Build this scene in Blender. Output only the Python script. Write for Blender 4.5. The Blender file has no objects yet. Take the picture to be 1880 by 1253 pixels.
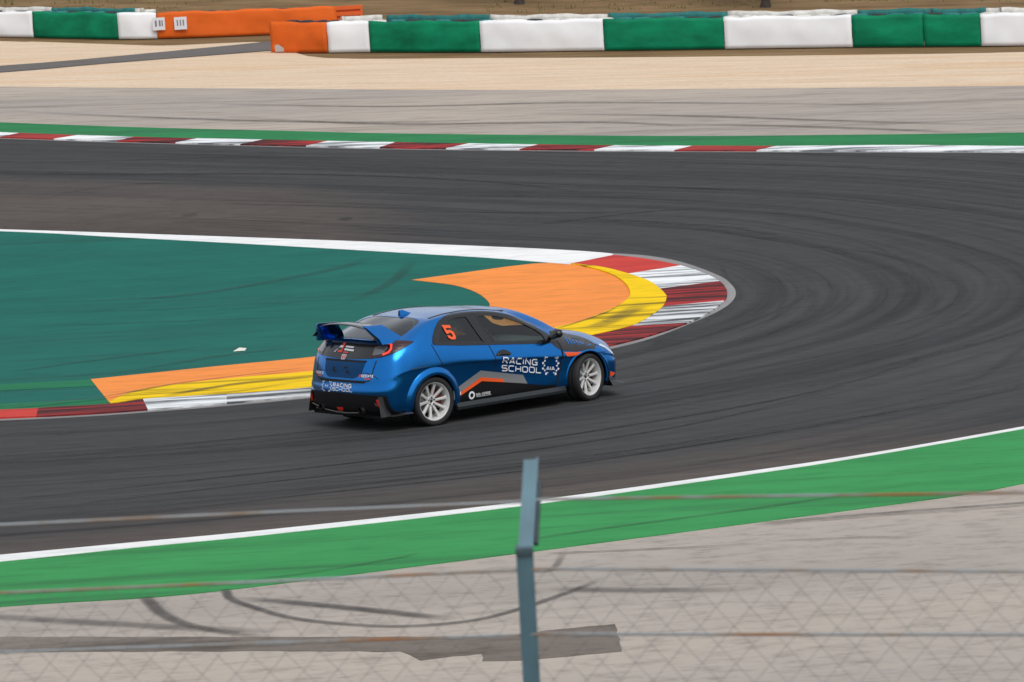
import bpy, bmesh, math, random
import numpy as np
from mathutils import Vector, Matrix
from mathutils.bvhtree import BVHTree
random.seed(7)
S = bpy.context.scene
COL = S.collection

# ------------------------------------------------------------------ camera
F_PX, ROLL, PITCH, CAM_H = 6000.0, math.radians(3.5), 0.10239789, 5.26592464
cr_, sr_ = math.cos(ROLL), math.sin(ROLL)
right0, up0 = Vector((1, 0, 0)), Vector((0, math.sin(PITCH), math.cos(PITCH)))
fwd = Vector((0, math.cos(PITCH), -math.sin(PITCH)))
cam_r, cam_u = right0*cr_ - up0*sr_, right0*sr_ + up0*cr_
cam = bpy.data.cameras.new('camera'); camo = bpy.data.objects.new('camera', cam); COL.objects.link(camo)
m = Matrix((cam_r, cam_u, -fwd)).transposed().to_4x4(); m.translation = (0, 0, CAM_H)
camo.matrix_world = m
cam.sensor_width = 36; cam.lens = F_PX/1880*36
cam.clip_start = 0.1; cam.clip_end = 3000
cam.dof.use_dof = True; cam.dof.focus_distance = 42.6; cam.dof.aperture_fstop = 8.5
S.camera = camo

# ------------------------------------------------------------------ light: bright overcast
SUN_EL, SUN_ROT = math.radians(52), math.radians(158)
w = bpy.data.worlds.new('World'); S.world = w; w.use_nodes = True
nt = w.node_tree; nt.nodes.clear()
sky = nt.nodes.new('ShaderNodeTexSky'); sky.sky_type = 'NISHITA'; sky.sun_disc = False
sky.sun_elevation = SUN_EL; sky.sun_rotation = SUN_ROT
sky.air_density = 1.0; sky.dust_density = 6.0; sky.ozone_density = 1.0
hs = nt.nodes.new('ShaderNodeHueSaturation'); hs.inputs['Saturation'].default_value = 0.30
bg = nt.nodes.new('ShaderNodeBackground'); bg.inputs['Strength'].default_value = 0.13
wo = nt.nodes.new('ShaderNodeOutputWorld')
cl = nt.nodes.new('ShaderNodeMix'); cl.data_type = 'RGBA'; cl.inputs[0].default_value = .6; cl.inputs[7].default_value = (6.1, 6.6, 7.3, 1)   # even cloud deck over the sky
nt.links.new(sky.outputs[0], hs.inputs['Color']); nt.links.new(hs.outputs[0], cl.inputs[6]); nt.links.new(cl.outputs[2], bg.inputs[0]); nt.links.new(bg.outputs[0], wo.inputs[0])
sl = bpy.data.lights.new('sun', 'SUN'); sl.energy = 1.2; sl.angle = math.radians(42); sl.color = (1, .96, .9)
so = bpy.data.objects.new('sun', sl); COL.objects.link(so)
sd = Vector((math.cos(SUN_EL)*math.sin(SUN_ROT), math.cos(SUN_EL)*math.cos(SUN_ROT), math.sin(SUN_EL)))
so.rotation_euler = sd.to_track_quat('Z', 'Y').to_euler()
S.view_settings.view_transform = 'Standard'; S.view_settings.look = 'None'
S.view_settings.exposure = 0.0; S.view_settings.gamma = 1
S.render.engine = 'CYCLES'

# ------------------------------------------------------------------ helpers: materials
class NT:
    def __init__(s, name):
        s.m = bpy.data.materials.new(name); s.m.use_nodes = True; s.t = s.m.node_tree; s.t.nodes.clear()
        s.o = s.n('OutputMaterial')
    def n(s, typ, **kw):
        nd = s.t.nodes.new('ShaderNode'+typ)
        for k, v in kw.items(): setattr(nd, k, v)
        return nd
    def l(s, a, b): s.t.links.new(a, b)
    def coord(s, scale=(1, 1, 1), kind='Object', rot=0):
        tc = s.n('TexCoord'); mp = s.n('Mapping'); mp.inputs['Scale'].default_value = scale; mp.inputs['Rotation'].default_value[2] = rot
        s.l(tc.outputs[kind], mp.inputs['Vector']); return mp.outputs[0]
    def noise(s, vec, scale=1, detail=4, rough=.55, dist=0):
        nd = s.n('TexNoise'); nd.inputs['Scale'].default_value = scale; nd.inputs['Detail'].default_value = detail
        nd.inputs['Roughness'].default_value = rough; nd.inputs['Distortion'].default_value = dist
        if vec is not None: s.l(vec, nd.inputs['Vector'])
        return nd.outputs['Fac']
    def ramp(s, fac, stops):
        r = s.n('ValToRGB'); el = r.color_ramp.elements
        while len(el) < len(stops): el.new(.5)
        for e, (p, c) in zip(el, stops):
            e.position = p; e.color = (*c, 1) if len(c) == 3 else c
        s.l(fac, r.inputs[0]); return r.outputs[0]
    def mix(s, fac, a, b, mode='MIX'):
        x = s.n('Mix', data_type='RGBA', blend_type=mode)
        for sock, v in ((x.inputs[0], fac), (x.inputs[6], a), (x.inputs[7], b)):
            if isinstance(v, (int, float)): sock.default_value = v
            elif isinstance(v, tuple): sock.default_value = (*v, 1)
            else: s.l(v, sock)
        return x.outputs[2]
    def math(s, op, a, b=0.0, clamp=False):
        x = s.n('Math', operation=op, use_clamp=clamp)
        for sock, v in zip(x.inputs, (a, b)):
            if isinstance(v, (int, float)): sock.default_value = v
            else: s.l(v, sock)
        return x.outputs[0]
    def attr(s, name): return s.n('Attribute', attribute_name=name).outputs['Fac']
    def bsdf(s, color, rough=.8, metal=0, coat=0, bump=None, bstr=.2, bdist=.01, spec=.5, normal=None):
        b = s.n('BsdfPrincipled')
        if isinstance(color, tuple): b.inputs['Base Color'].default_value = (*color, 1)
        else: s.l(color, b.inputs['Base Color'])
        if isinstance(rough, (int, float)): b.inputs['Roughness'].default_value = rough
        else: s.l(rough, b.inputs['Roughness'])
        b.inputs['Metallic'].default_value = metal; b.inputs['Coat Weight'].default_value = coat; b.inputs['Coat Roughness'].default_value = .03
        b.inputs['Specular IOR Level'].default_value = spec
        if bump is not None:
            bp = s.n('Bump'); bp.inputs['Strength'].default_value = bstr; bp.inputs['Distance'].default_value = bdist
            s.l(bump, bp.inputs['Height']); s.l(bp.outputs[0], b.inputs['Normal'])
        s.l(b.outputs[0], s.o.inputs[0]); return b

MATS = {}
def simple(name, color, rough=.5, metal=0, coat=0, spec=.5, var=.0, vscale=3.0, stretch=(1, 1, 1)):
    if name in MATS: return MATS[name]
    t = NT(name)
    if var:
        f = t.noise(t.coord(stretch), vscale, 5, .6)
        c = t.ramp(f, [(.28, tuple(v*(1-var) for v in color)), (.72, tuple(min(1, v*(1+var)) for v in color))])
    else: c = color
    t.bsdf(c, rough, metal, coat, spec=spec); MATS[name] = t.m; return t.m

# ------------------------------------------------------------------ helpers: objects
def tag(o, label=None, cat=None, group=None, kind=None):
    if label: o['label'] = label
    if cat: o['category'] = cat
    if group: o['group'] = group
    if kind: o['kind'] = kind
    return o
def empty(name, loc=(0, 0, 0), rz=0, parent=None):
    o = bpy.data.objects.new(name, None); COL.objects.link(o); o.location = loc; o.rotation_euler[2] = rz
    o.empty_display_size = .2
    if parent: o.parent = parent
    return o
def link(name, me, mat=None, parent=None):
    o = bpy.data.objects.new(name, me); COL.objects.link(o)
    if mat is not None and not me.materials: me.materials.append(mat)
    if parent: o.parent = parent
    return o
def from_bm(name, bm, mat, parent=None, smooth=False):
    me = bpy.data.meshes.new(name); bm.normal_update(); bm.to_mesh(me); bm.free()
    if smooth: me.polygons.foreach_set('use_smooth', [True]*len(me.polygons))
    return link(name, me, mat, parent)
def from_py(name, v, f, mat, parent=None, smooth=False):
    me = bpy.data.meshes.new(name); me.from_pydata([tuple(map(float, p)) for p in v], [], f); me.update()
    if smooth: me.polygons.foreach_set('use_smooth', [True]*len(me.polygons))
    return link(name, me, mat, parent)

# ------------------------------------------------------------------ the lie of the land
KN = [(-500, 0), (48, 0), (62, .09), (80, .09), (96, .027), (124, .027), (150, .125), (168, .10), (185, -.02), (700, -.004)]
def _gy(y):
    z = 0.0
    for (a, sa), (b, sb) in zip(KN, KN[1:]):
        if y <= a: break
        e = min(y, b); se = sa + (sb-sa)*(e-a)/(b-a); z += (sa+se)/2*(e-a)
    if y < 19.6:
        t = min(1, max(0, (19.6-y)/9.6)); z += 2.4*t*t*(3-2*t)
    return z
TILT = .04
def _sx(y): return min(1, max(0, (y-55)/40))
STEP = .8
_cache = {}
def _row(k):
    if k not in _cache: _cache[k] = (_gy(k*STEP), _sx(k*STEP))
    return _cache[k]
def G(x, y):
    k = math.floor(y/STEP); f = y/STEP-k
    a, b = _row(k), _row(k+1)
    return a[0]*(1-f)+b[0]*f - TILT*max(-60, min(60, x))*(a[1]*(1-f)+b[1]*f)
def ray(px, py):
    d = fwd + cam_r*((px-940)/F_PX) + cam_u*((626.5-py)/F_PX); return d
def at(px, py):
    """ground point that a traced outline point stands for"""
    d = ray(px, py); d = d/d.y
    prev = 16.0
    t = 16.0
    while t < 420:
        t += .5
        if CAM_H + d.z*t < G(d.x*t, t): break
        prev = t
    lo, hi = prev, t
    for _ in range(40):
        mid = (lo+hi)/2
        if CAM_H + d.z*mid < G(d.x*mid, mid): hi = mid
        else: lo = mid
    return Vector((d.x*hi, hi))
def at_depth(px, py, y):
    d = ray(px, py); d = d*(y/d.y); return Vector((d.x, d.y, d.z+CAM_H))
def smooth_line(P, n=6):
    P = [Vector(p) for p in P]; Q = [P[0]*2-P[1]]+P+[P[-1]*2-P[-2]]; out = []
    for i in range(1, len(Q)-2):
        p0, p1, p2, p3 = Q[i-1:i+3]
        for k in range(n):
            t = k/n
            out.append(.5*((2*p1)+(p2-p0)*t+(2*p0-5*p1+4*p2-p3)*t*t+(3*p1-p0-3*p2+p3)*t**3))
    out.append(P[-1]); return out
def pxline(P, n=6): return [at(p.x, p.y) for p in smooth_line([(*p, 0) for p in P], n)]
def sheet(name, polys, off, mat, parent=None, thick=0.0, gx=4.0, attrs=None):
    """filled outlines (world xy) laid on the land, `off` above it; with thick they get sides"""
    bm = bmesh.new()
    for poly in polys:
        vs = []
        for p in poly:
            if not vs or (Vector((p[0], p[1]))-vs[-1].co.xy).length > 1e-4: vs.append(bm.verts.new((p[0], p[1], 0)))
        f = bm.faces.new(vs)
        f.normal_update()
        if f.normal.z < 0: f.normal_flip()
    bmesh.ops.triangulate(bm, faces=bm.faces[:])
    xs = [v.co.x for v in bm.verts]; ys = [v.co.y for v in bm.verts]
    for k in range(math.ceil(min(ys)/STEP), math.floor(max(ys)/STEP)+1):
        if k*STEP < 47 or k*STEP > 150: 
            if k % 4: continue
        bmesh.ops.bisect_plane(bm, geom=bm.verts[:]+bm.edges[:]+bm.faces[:], dist=1e-5, plane_co=(0, k*STEP, 0), plane_no=(0, 1, 0))
    for k in range(math.ceil(min(xs)/gx), math.floor(max(xs)/gx)+1):
        bmesh.ops.bisect_plane(bm, geom=bm.verts[:]+bm.edges[:]+bm.faces[:], dist=1e-5, plane_co=(k*gx, 0, 0), plane_no=(1, 0, 0))
    if thick:
        be = [e for e in bm.edges if e.is_boundary]
        r = bmesh.ops.extrude_edge_only(bm, edges=be)
        nv = {v for v in r['geom'] if isinstance(v, bmesh.types.BMVert)}
    else: nv = set()
    for v in bm.verts: v.co.z = G(v.co.x, v.co.y) + (off-thick if v in nv else off)
    bmesh.ops.recalc_face_normals(bm, faces=bm.faces[:]) if thick else None
    o = from_bm(name, bm, mat, parent)
    if attrs:
        for an, fn in attrs.items():
            a = o.data.attributes.new(an, 'FLOAT', 'POINT'); a.data.foreach_set('value', [float(fn(v.co)) for v in o.data.vertices])
    return o
def ribbon_poly(A, B): return list(A)+list(reversed(B))

# ================================================================== SETTING
# ---- materials of the ground
def m_soil():
    t = NT('dry_soil'); v = t.coord((.55, 1.6, 1)); n1 = t.noise(v, .5, 8, .65); n2 = t.noise(t.coord((1.5, 5, 1)), 1.2, 6, .6)
    c = t.ramp(n1, [(.3, (.12, .075, .04)), (.5, (.20, .125, .065)), (.7, (.27, .18, .095))])
    c = t.mix(t.ramp(n2, [(.55, (0, 0, 0)), (.7, (1, 1, 1))]), c, (.15, .14, .045))
    t.bsdf(c, .95, bump=n1, bstr=.6, bdist=.15, spec=.03); return t.m
def m_gravel():
    t = NT('gravel'); n1 = t.noise(t.coord((.35, 2.2, 1)), 1.0, 8, .7); n2 = t.noise(t.coord((.06, .8, 1)), 1.0, 4, .5); n3 = t.noise(t.coord((3, 9, 1)), 2.0, 3, .7)
    c = t.ramp(n1, [(.3, (.56, .40, .265)), (.5, (.70, .53, .38)), (.72, (.80, .645, .49))])
    c = t.mix(t.ramp(n2, [(.48, (0, 0, 0)), (.68, (.7, .7, .7))]), c, (.66, .41, .21))
    c = t.mix(.22, c, t.ramp(n3, [(.35, (.25, .19, .13)), (.65, (.9, .78, .64))]), 'MIX')
    t.bsdf(c, .95, bump=n3, bstr=.5, bdist=.05, spec=.03); return t.m
def m_runoff(name, base, warm, sx=.08, sy=1.6, streak=.5, fine=(2.6, 4.6)):
    t = NT(name); n1 = t.noise(t.coord((sx, sy, 1)), 1.0, 6, .6); n2 = t.noise(t.coord((fine[0], fine[1], 1)), 1.0, 4, .7)
    n3 = t.noise(t.coord((.05, .16, 1)), 1.0, 3, .5)
    c = t.mix(t.ramp(n3, [(.35, (0, 0, 0)), (.65, (1, 1, 1))]), base, warm)
    d = t.ramp(n1, [(.30, (1-streak,)*3), (.48, (1, 1, 1)), (.75, (1.0, 1.0, 1.0))])
    c = t.mix(1.0, c, d, 'MULTIPLY')
    g = t.ramp(n2, [(.28, (.66, .65, .65)), (.5, (1, 1, 1)), (.75, (1.10, 1.09, 1.07))])
    c = t.mix(.85, c, g, 'MULTIPLY')
    t.bsdf(c, .9, bump=n2, bstr=.3, bdist=.01, spec=.03); return t.m
def m_asphalt():
    t = NT('race_asphalt'); lane, along, brown = t.attr('lane'), t.attr('along'), t.attr('brown')
    def vec(a, b):
        x = t.n('CombineXYZ'); t.l(t.math('MULTIPLY', lane, a), x.inputs[0]); t.l(t.math('MULTIPLY', along, b), x.inputs[1]); return x.outputs[0]
    n1 = t.noise(vec(1.5, .045), 1, 5, .62); n2 = t.noise(vec(7, .22), 1, 5, .65); n3 = t.noise(t.coord((.10, .22, 1)), 1, 5, .55)
    n4 = t.noise(t.coord((1.6, 4.5, 1)), 1.2, 4, .7)
    dark = t.ramp(n1, [(.28, (.030, .030, .031)), (.5, (.056, .056, .057)), (.75, (.072, .0715, .0715))])
    brn = t.ramp(n3, [(.3, (.074, .061, .055)), (.7, (.105, .088, .079))])
    f = t.math('ADD', brown, t.math('MULTIPLY', t.math('SUBTRACT', n1, .5), .9))
    f = t.ramp(f, [(.32, (0, 0, 0)), (.75, (1, 1, 1))])
    c = t.mix(f, dark, brn)
    c = t.mix(.8, c, t.ramp(n2, [(.30, (.62, .62, .62)), (.48, (1, 1, 1)), (.8, (1.08, 1.08, 1.08))]), 'MULTIPLY')
    c = t.mix(.6, c, t.ramp(n4, [(.28, (.62, .62, .62)), (.5, (1, 1, 1)), (.75, (1.2, 1.2, 1.2))]), 'MULTIPLY')
    t.bsdf(c, .8, bump=n4, bstr=.25, bdist=.008, spec=.06); return t.m
def m_paint(name, col, wear=.18, sx=.12, sy=2.2, dirt=(.05, .05, .05), amt=.35, rot=0.0, lo=.60):
    t = NT(name); n1 = t.noise(t.coord((sx, sy, 1), rot=rot), 1, 6, .6); n2 = t.noise(t.coord((.3, .9, 1), rot=rot), 1.3, 5, .6); n3 = t.noise(t.coord((1.1, 4.2, 1), rot=rot), 1.3, 4, .7)
    c = t.ramp(n2, [(.3, tuple(v*(1-wear) for v in col)), (.7, tuple(min(1, v*(1+wear*.6)) for v in col))])
    f = t.math('MULTIPLY', t.ramp(n1, [(lo, (0, 0, 0)), (lo+.14, (1, 1, 1))]), amt)
    c = t.mix(f, c, dirt)
    c = t.mix(.5, c, t.ramp(n3, [(.28, (.62, .64, .66)), (.5, (1, 1, 1)), (.75, (1.18, 1.14, 1.1))]), 'MULTIPLY')
    t.bsdf(c, .75, bump=n3, bstr=.15, bdist=.006, spec=.06); return t.m
M_SOIL, M_GRAVEL = m_soil(), m_gravel()
M_RUN_FAR = m_runoff('far_runoff_asphalt', (.44, .38, .32), (.365, .32, .285), .03, .9, .38, (.7, 3.4))
M_RUN_NEAR = m_runoff('near_runoff_asphalt', (.435, .378, .328), (.35, .315, .285), .05, .5, .12)
M_ROAD = m_runoff('service_asphalt', (.14, .13, .125), (.17, .15, .14), .1, 1.2, .2)
M_ASPH = m_asphalt()
M_GREEN_NEAR = m_paint('green_paint_bright', (.045, .275, .085), .16, .08, 1.6, (.035, .12, .05), .6, lo=.53)
M_GREEN_FAR = m_paint('green_paint_far', (.028, .20, .072), .16, .05, 1.4, (.04, .10, .06), .6, lo=.52)
M_TEAL = m_paint('green_paint_island', (.013, .128, .10), .13, .05, 1.0, (.016, .07, .058), .5, lo=.55)
M_GREEN_EDGE = m_paint('green_paint_fresh', (.018, .165, .075), .14, .05, 1.4, (.02, .09, .045), .5, lo=.52)
M_ORANGE = m_paint('orange_paint', (.84, .27, .062), .07, .07, 1.6, (.45, .18, .07), .35)
M_YELLOW = m_paint('yellow_paint', (.86, .56, .006), .06, .25, 2.6, (.10, .075, .01), .85, rot=-.45, lo=.52)
M_WHITE = m_paint('white_paint', (.78, .78, .77), .05, .1, 2, (.5, .5, .5), .25)
M_KWHITE = m_paint('kerb_white', (.80, .82, .83), .06, .35, 3.2, (.08, .09, .10), .9, rot=.25, lo=.46)
M_KWHITE2 = m_paint('kerb_white_scuffed', (.70, .71, .72), .10, .35, 3.2, (.06, .065, .07), .95, rot=-.3, lo=.43)
M_KRED = m_paint('kerb_red', (.55, .055, .045), .10, .3, 3.2, (.10, .03, .03), .8, rot=.25, lo=.55)
M_KRED2 = m_paint('kerb_red_rubbered', (.40, .035, .035), .15, .35, 3.4, (.055, .022, .024), .95, rot=.2, lo=.40)
M_KREDF = m_paint('kerb_red_faded', (.36, .045, .04), .12, .3, 3.2, (.10, .03, .03), .8, rot=.25, lo=.5)
M_CONC = m_paint('kerb_concrete', (.27, .26, .26), .12, .3, 2, (.12, .12, .12), .4)
M_PATCH = m_runoff('patched_tarmac', (.165, .14, .122), (.26, .225, .195), .5, 2.0, .5, (3.5, 6))
def m_mark(name, col, a):
    t = NT(name); n = t.noise(t.coord((2.5, 2.5, 1)), 1.2, 5, .7); fade = t.attr('fade')
    al = t.math('MULTIPLY', t.math('MULTIPLY', t.ramp(n, [(.3, (.55,)*3), (.65, (1, 1, 1))]), fade), a)
    b = t.n('BsdfPrincipled'); b.inputs['Base Color'].default_value = (*col, 1); b.inputs['Roughness'].default_value = .8
    t.l(al, b.inputs['Alpha']); t.l(b.outputs[0], t.o.inputs[0]); return t.m
M_MARK = m_mark('tyre_rubber_mark', (.026, .024, .023), .66)
M_MARKL = m_mark('tyre_rubber_mark_faint', (.03, .028, .027), .42); M_MARKI = m_mark('tyre_rubber_island', (.02, .045, .04), .30); M_MARKT = m_mark('tyre_rubber_track', (.02, .02, .02), .32)

# ---- terrain: one sheet to the horizon
def terrain():
    ys = sorted(set([-60, -40, -20, -8, 0, 4, 8] + [round(9.6+.8*i, 3) for i in range(int((152-9.6)/.8)+1)] + [156, 160, 168, 176, 192, 208, 240, 288, 352, 448, 560, 696]))
    xs = [-400, -250, -160, -100, -60] + [x for x in range(-56, 60, 4)] + [60, 100, 160, 250, 400]
    v = [(x, y, G(x, y)-.02 + (0 if y < 150 else .35*math.sin(x*.09+y*.05)+.2*math.sin(x*.21-y*.13))) for y in ys for x in xs]
    n = len(xs); f = [(j*n+i, j*n+i+1, (j+1)*n+i+1, (j+1)*n+i) for j in range(len(ys)-1) for i in range(n-1)]
    o = from_py('terrain', v, f, M_SOIL); tag(o, 'dry brown earth bank rising behind the barriers', kind='structure'); return o
TERRAIN = terrain()

# ---- traced outlines (left to right)
L = -500; R = 2400
far_gravel_top_r = [(440, 106), (600, 107), (880, 107), (1110, 106), (1330, 104), (1565, 101), (1800, 98), (1880, 96), (R, 86)]
far_gravel_bot = [(L, 154), (0, 160), (400, 163), (900, 166), (1300, 164), (1880, 158), (R, 150)]
g_top = [(L, 208), (0, 226), (250, 235), (500, 241), (700, 246), (1050, 250), (1300, 251), (1600, 248.5), (1880, 244.7), (R, 236)]
g_bot = [(L, 226), (0, 246.5), (250, 255), (500, 260.5), (700, 264.5), (1050, 270), (1400, 272), (1650, 270.5), (1880, 272.5), (R, 276)]
k_bot = [(L, 236), (0, 256), (250, 264.5), (500, 271), (700, 275.5), (1050, 279.6), (1400, 281.2), (1650, 281.8), (1880, 283), (R, 287)]
near_w_top = [(L, 1068), (0, 1022), (250, 998.5), (500, 975), (960, 924.5), (1380, 867.5), (1600, 834.7), (1880, 785.7), (2150, 735), (R, 690)]
near_w_bot = [(L, 1082), (0, 1034), (250, 1008), (500, 983.6), (960, 931.5), (1380, 873.2), (1600, 839), (1880, 789.6), (2150, 738), (R, 692)]
near_g_bot = [(L, 1160), (0, 1116), (280, 1098.6), (460, 1080), (726, 1046.5), (985, 1013.5), (1380, 962), (1757, 912), (1880, 889.5), (2150, 840), (R, 795)]
isl_w_top = [(L, 410), (0, 423.6), (350, 435), (700, 447.5), (980, 459), (1110, 467), (1127, 472.5)]
isl_w_bot = [(L, 413), (0, 427), (200, 437), (500, 453), (760, 468), (900, 476.5), (1000, 484.5), (1048, 488.5)]
k_out = [(1127, 472.5), (1190, 480), (1250, 492), (1295, 507), (1321, 520.5), (1333, 534), (1335, 545), (1329, 557.5), (1303, 578), (1262, 597.5), (1193, 621), (1118, 640), (1000, 667), (850, 693), (700, 715), (571, 731), (383, 748.5), (268, 757.5), (160, 765), (0, 772.5), (L, 790)]
k_edge = [(1110, 466.5), (1190, 472), (1257, 485), (1320, 508.5), (1343, 525), (1351, 540), (1344, 556), (1320, 573), (1278, 592), (1200, 622.5), (1118, 644), (1000, 670), (850, 695.5), (700, 717.5), (571, 733), (383, 750.5), (268, 759.5), (160, 767), (0, 774.5), (L, 792)]
y_out = [(1048, 488.5), (1108, 496), (1161, 510), (1193, 522), (1211, 534.7), (1222, 546), (1224, 552), (1218, 567), (1199, 582.5), (1158.7, 603.8), (1082, 622), (950, 651), (800, 683), (700, 701), (571, 716.6), (479, 725), (383, 731), (268, 738), (204, 747)]
y_in = [(1050, 488.8), (1066, 491.5), (1118, 506), (1146, 523), (1156.6, 540), (1154, 552.7), (1129, 569.8), (1074, 593), (1037, 603), (900, 635), (760, 663), (571, 688.5), (447, 699), (319, 713), (246, 725.5), (202, 744)]
WG = {k: pxline(v, 5) for k, v in dict(far_gravel_top_r=far_gravel_top_r, far_gravel_bot=far_gravel_bot, g_top=g_top, g_bot=g_bot, k_bot=k_bot, near_w_top=near_w_top, near_w_bot=near_w_bot, near_g_bot=near_g_bot, isl_w_top=isl_w_top, isl_w_bot=isl_w_bot, k_out=k_out, k_edge=k_edge, y_out=y_out, y_in=y_in).items()}

# gravel trap, far run-off, service road
grav_top = pxline([(L, 60), (0, 76), (65, 77), (218, 82), (300, 84), (400, 80), (480, 78), (520, 88), (600, 107), (880, 107), (1110, 106), (1330, 104), (1565, 101), (1800, 98), (1880, 96), (R, 86)], 4)
GRAVEL = tag(sheet('gravel_trap', [ribbon_poly(grav_top, WG['far_gravel_bot'])], 0, M_GRAVEL), 'pale sandy gravel trap in front of the barriers', kind='structure')
sr_top = pxline([(L, 152), (0, 122), (250, 101), (497, 77), (600, 66)], 4); sr_bot = pxline([(L, 168), (0, 134), (200, 117), (497, 94), (620, 83)], 4)
tag(sheet('service_road', [ribbon_poly(sr_top, sr_bot)], .02, M_ROAD), 'narrow grey service road crossing the gravel towards the barrier gap', kind='structure')
RUNF = tag(sheet('far_runoff', [ribbon_poly(WG['far_gravel_bot'], WG['g_top'])], .008, M_RUN_FAR), 'pale tarmac run-off with tyre streaks beyond the track', kind='structure')
tag(sheet('far_green_strip', [ribbon_poly(WG['g_top'], WG['g_bot'])], .016, M_GREEN_FAR, thick=.03), 'green painted strip behind the far kerb', kind='structure')

# race track
ring = np.array([(p.x, p.y) for p in ([at(L, 410)] + WG['isl_w_top'] + WG['k_out'])])
seg_a, seg_b = ring[:-1], ring[1:]; seg_d = seg_b-seg_a; seg_l = np.maximum(1e-9, (seg_d**2).sum(1)); cum = np.concatenate([[0], np.cumsum(np.sqrt(seg_l))])
def lane_along(co):
    p = np.array((co.x, co.y)); t = np.clip(((p-seg_a)*seg_d).sum(1)/seg_l, 0, 1); q = seg_a+seg_d*t[:, None]; d = ((p-q)**2).sum(1); i = int(d.argmin())
    return math.sqrt(d[i]), cum[i]+t[i]*math.sqrt(seg_l[i])
nearline = np.array([(p.x, p.y) for p in WG['near_w_top']])
isl_tip = at(1335, 540)
def brown(co):
    # dusty, less rubbered tarmac off the racing line
    l, a = lane_along(co)
    dn = math.sqrt(((nearline-np.array((co.x, co.y)))**2).sum(1).min())
    v = max(0, 1-dn/3.4)*min(1, max(0, (9-co.x)/6))
    if co.y > isl_tip.y:
        v = max(v, max(0, min(1, 1.3-l/8.0))*min(1, max(0, (isl_tip.x-3.2-co.x)/5)))
    return v*.9
trk = ribbon_poly(WG['k_bot'], WG['near_w_bot'])
TRACK = tag(sheet('race_track', [trk], .012, M_ASPH, gx=1.5, attrs={'lane': lambda c: lane_along(c)[0], 'along': lambda c: lane_along(c)[1], 'brown': brown}), 'dark tarmac hairpin with rubbered racing line', kind='structure')
tag(sheet('near_edge_line', [ribbon_poly(WG['near_w_top'], WG['near_w_bot'])], .018, M_WHITE, thick=.02), 'white painted line along the near edge of the track', kind='structure')
tag(sheet('near_green_strip', [ribbon_poly(WG['near_w_bot'], WG['near_g_bot'])], .012, M_GREEN_NEAR, thick=.02), 'bright green painted strip along the near track edge', kind='structure')
near_bot = [Vector((30, 19.7)), Vector((-30, 19.7))]
RUNN = tag(sheet('near_runoff', [WG['near_w_bot'] + near_bot]  , .004, M_RUN_NEAR), 'pale weathered tarmac run-off in the foreground', kind='structure')

# island inside the hairpin
inner = pxline([(1048, 488.5)]+y_out[1:]+[(105, 752.5), (0, 758), (L, 775)], 5)
teal = WG['isl_w_bot'] + inner[1:]
ISL = tag(sheet('painted_island', [teal], .022, M_TEAL), 'teal green painted ground inside the hairpin', kind='structure')
ge1 = pxline([(L, 738), (0, 709), (105, 704), (168, 700)], 3) + pxline([(178, 712), (105, 715.5), (0, 721), (L, 749)], 3)
ge2 = pxline([(L, 765), (0, 745), (105, 740), (197, 736)], 3) + pxline([(204, 747.5), (105, 752.5), (0, 758), (L, 775)], 3)
for q_ in (ge1, ge2): sheet('fresh_paint_patch', [q_], .026, M_GREEN_EDGE, ISL)
tag(sheet('apex_edge_line', [ribbon_poly(WG['isl_w_top'], WG['isl_w_bot'])], .028, M_WHITE, thick=.03), 'white band widening towards the hairpin apex', kind='structure')
orange = pxline([(757, 517), (830, 507), (980, 487), (1050, 488.8)], 3) + WG['y_in'][1:] + [at(167, 700)] + pxline([(167, 700), (400, 676), (590, 657), (740, 633), (830, 607), (885, 583), (899, 566), (893, 553), (870, 538), (830, 526), (757, 517)], 4)[1:-1]
tag(sheet('orange_apron', [orange], .030, M_ORANGE, thick=.03), 'orange painted apron behind the apex kerb', kind='structure')
YEL = tag(sheet('yellow_kerb', [ribbon_poly(WG['y_in'], WG['y_out'])], .055, M_YELLOW, thick=.08), 'yellow raised kerb with black rubber scuffs round the apex', kind='structure')

# apex kerb: concrete edging with painted blocks
inner = pxline([(1048, 488.5)]+y_out[1:]+[(105, 752.5), (0, 758), (L, 775)], 5)
APEX = tag(sheet('apex_kerb', [ribbon_poly(WG['k_edge'], WG['k_out'])], .022, M_CONC, thick=.04), 'red and white kerb round the hairpin apex', kind='structure')
def near_i(line, px, py):
    p = at(px, py); return min(range(len(line)), key=lambda i: (line[i]-p).length)
dense = lambda pts: [a.lerp(b, k/6) for a, b in zip(pts, pts[1:]) for k in range(6)]+[pts[-1]]
KO, KI = dense(WG['k_out']), dense(inner)
cuts = [((1127, 472.5), (1048, 488.5)), ((1249, 492), (1152, 507.5)), ((1322, 521), (1211, 534.7)), ((1329, 557), (1217, 567)), ((1263, 597.5), (1158.7, 603.8)), ((1118, 640), (1030, 633)), ((900, 685), (850, 672)), ((735, 709), (690, 703)), ((571, 731), (560, 717)), ((420, 745.5), (418, 729)), ((270, 757.5), (264, 738.5)), ((70, 769.5), (70, 754.5)), ((-160, 778), (-160, 764)), ((L, 790), (L, 775))]
cm = [M_KRED, M_KWHITE, M_KRED2, M_KWHITE2, M_KRED2, M_KWHITE2, M_KRED2, M_KWHITE2, M_KWHITE2, M_KWHITE, M_KRED2, M_KRED, M_KWHITE]
for (a, b), mm in zip(zip(cuts, cuts[1:]), cm):
    i0, i1 = near_i(KO, *a[0]), near_i(KO, *b[0]); j0, j1 = near_i(KI, *a[1]), near_i(KI, *b[1])
    sheet('kerb_block', [KO[i0:i1+1] + list(reversed(KI[j0:j1+1]))], .045, mm, APEX, thick=.06)
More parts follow.
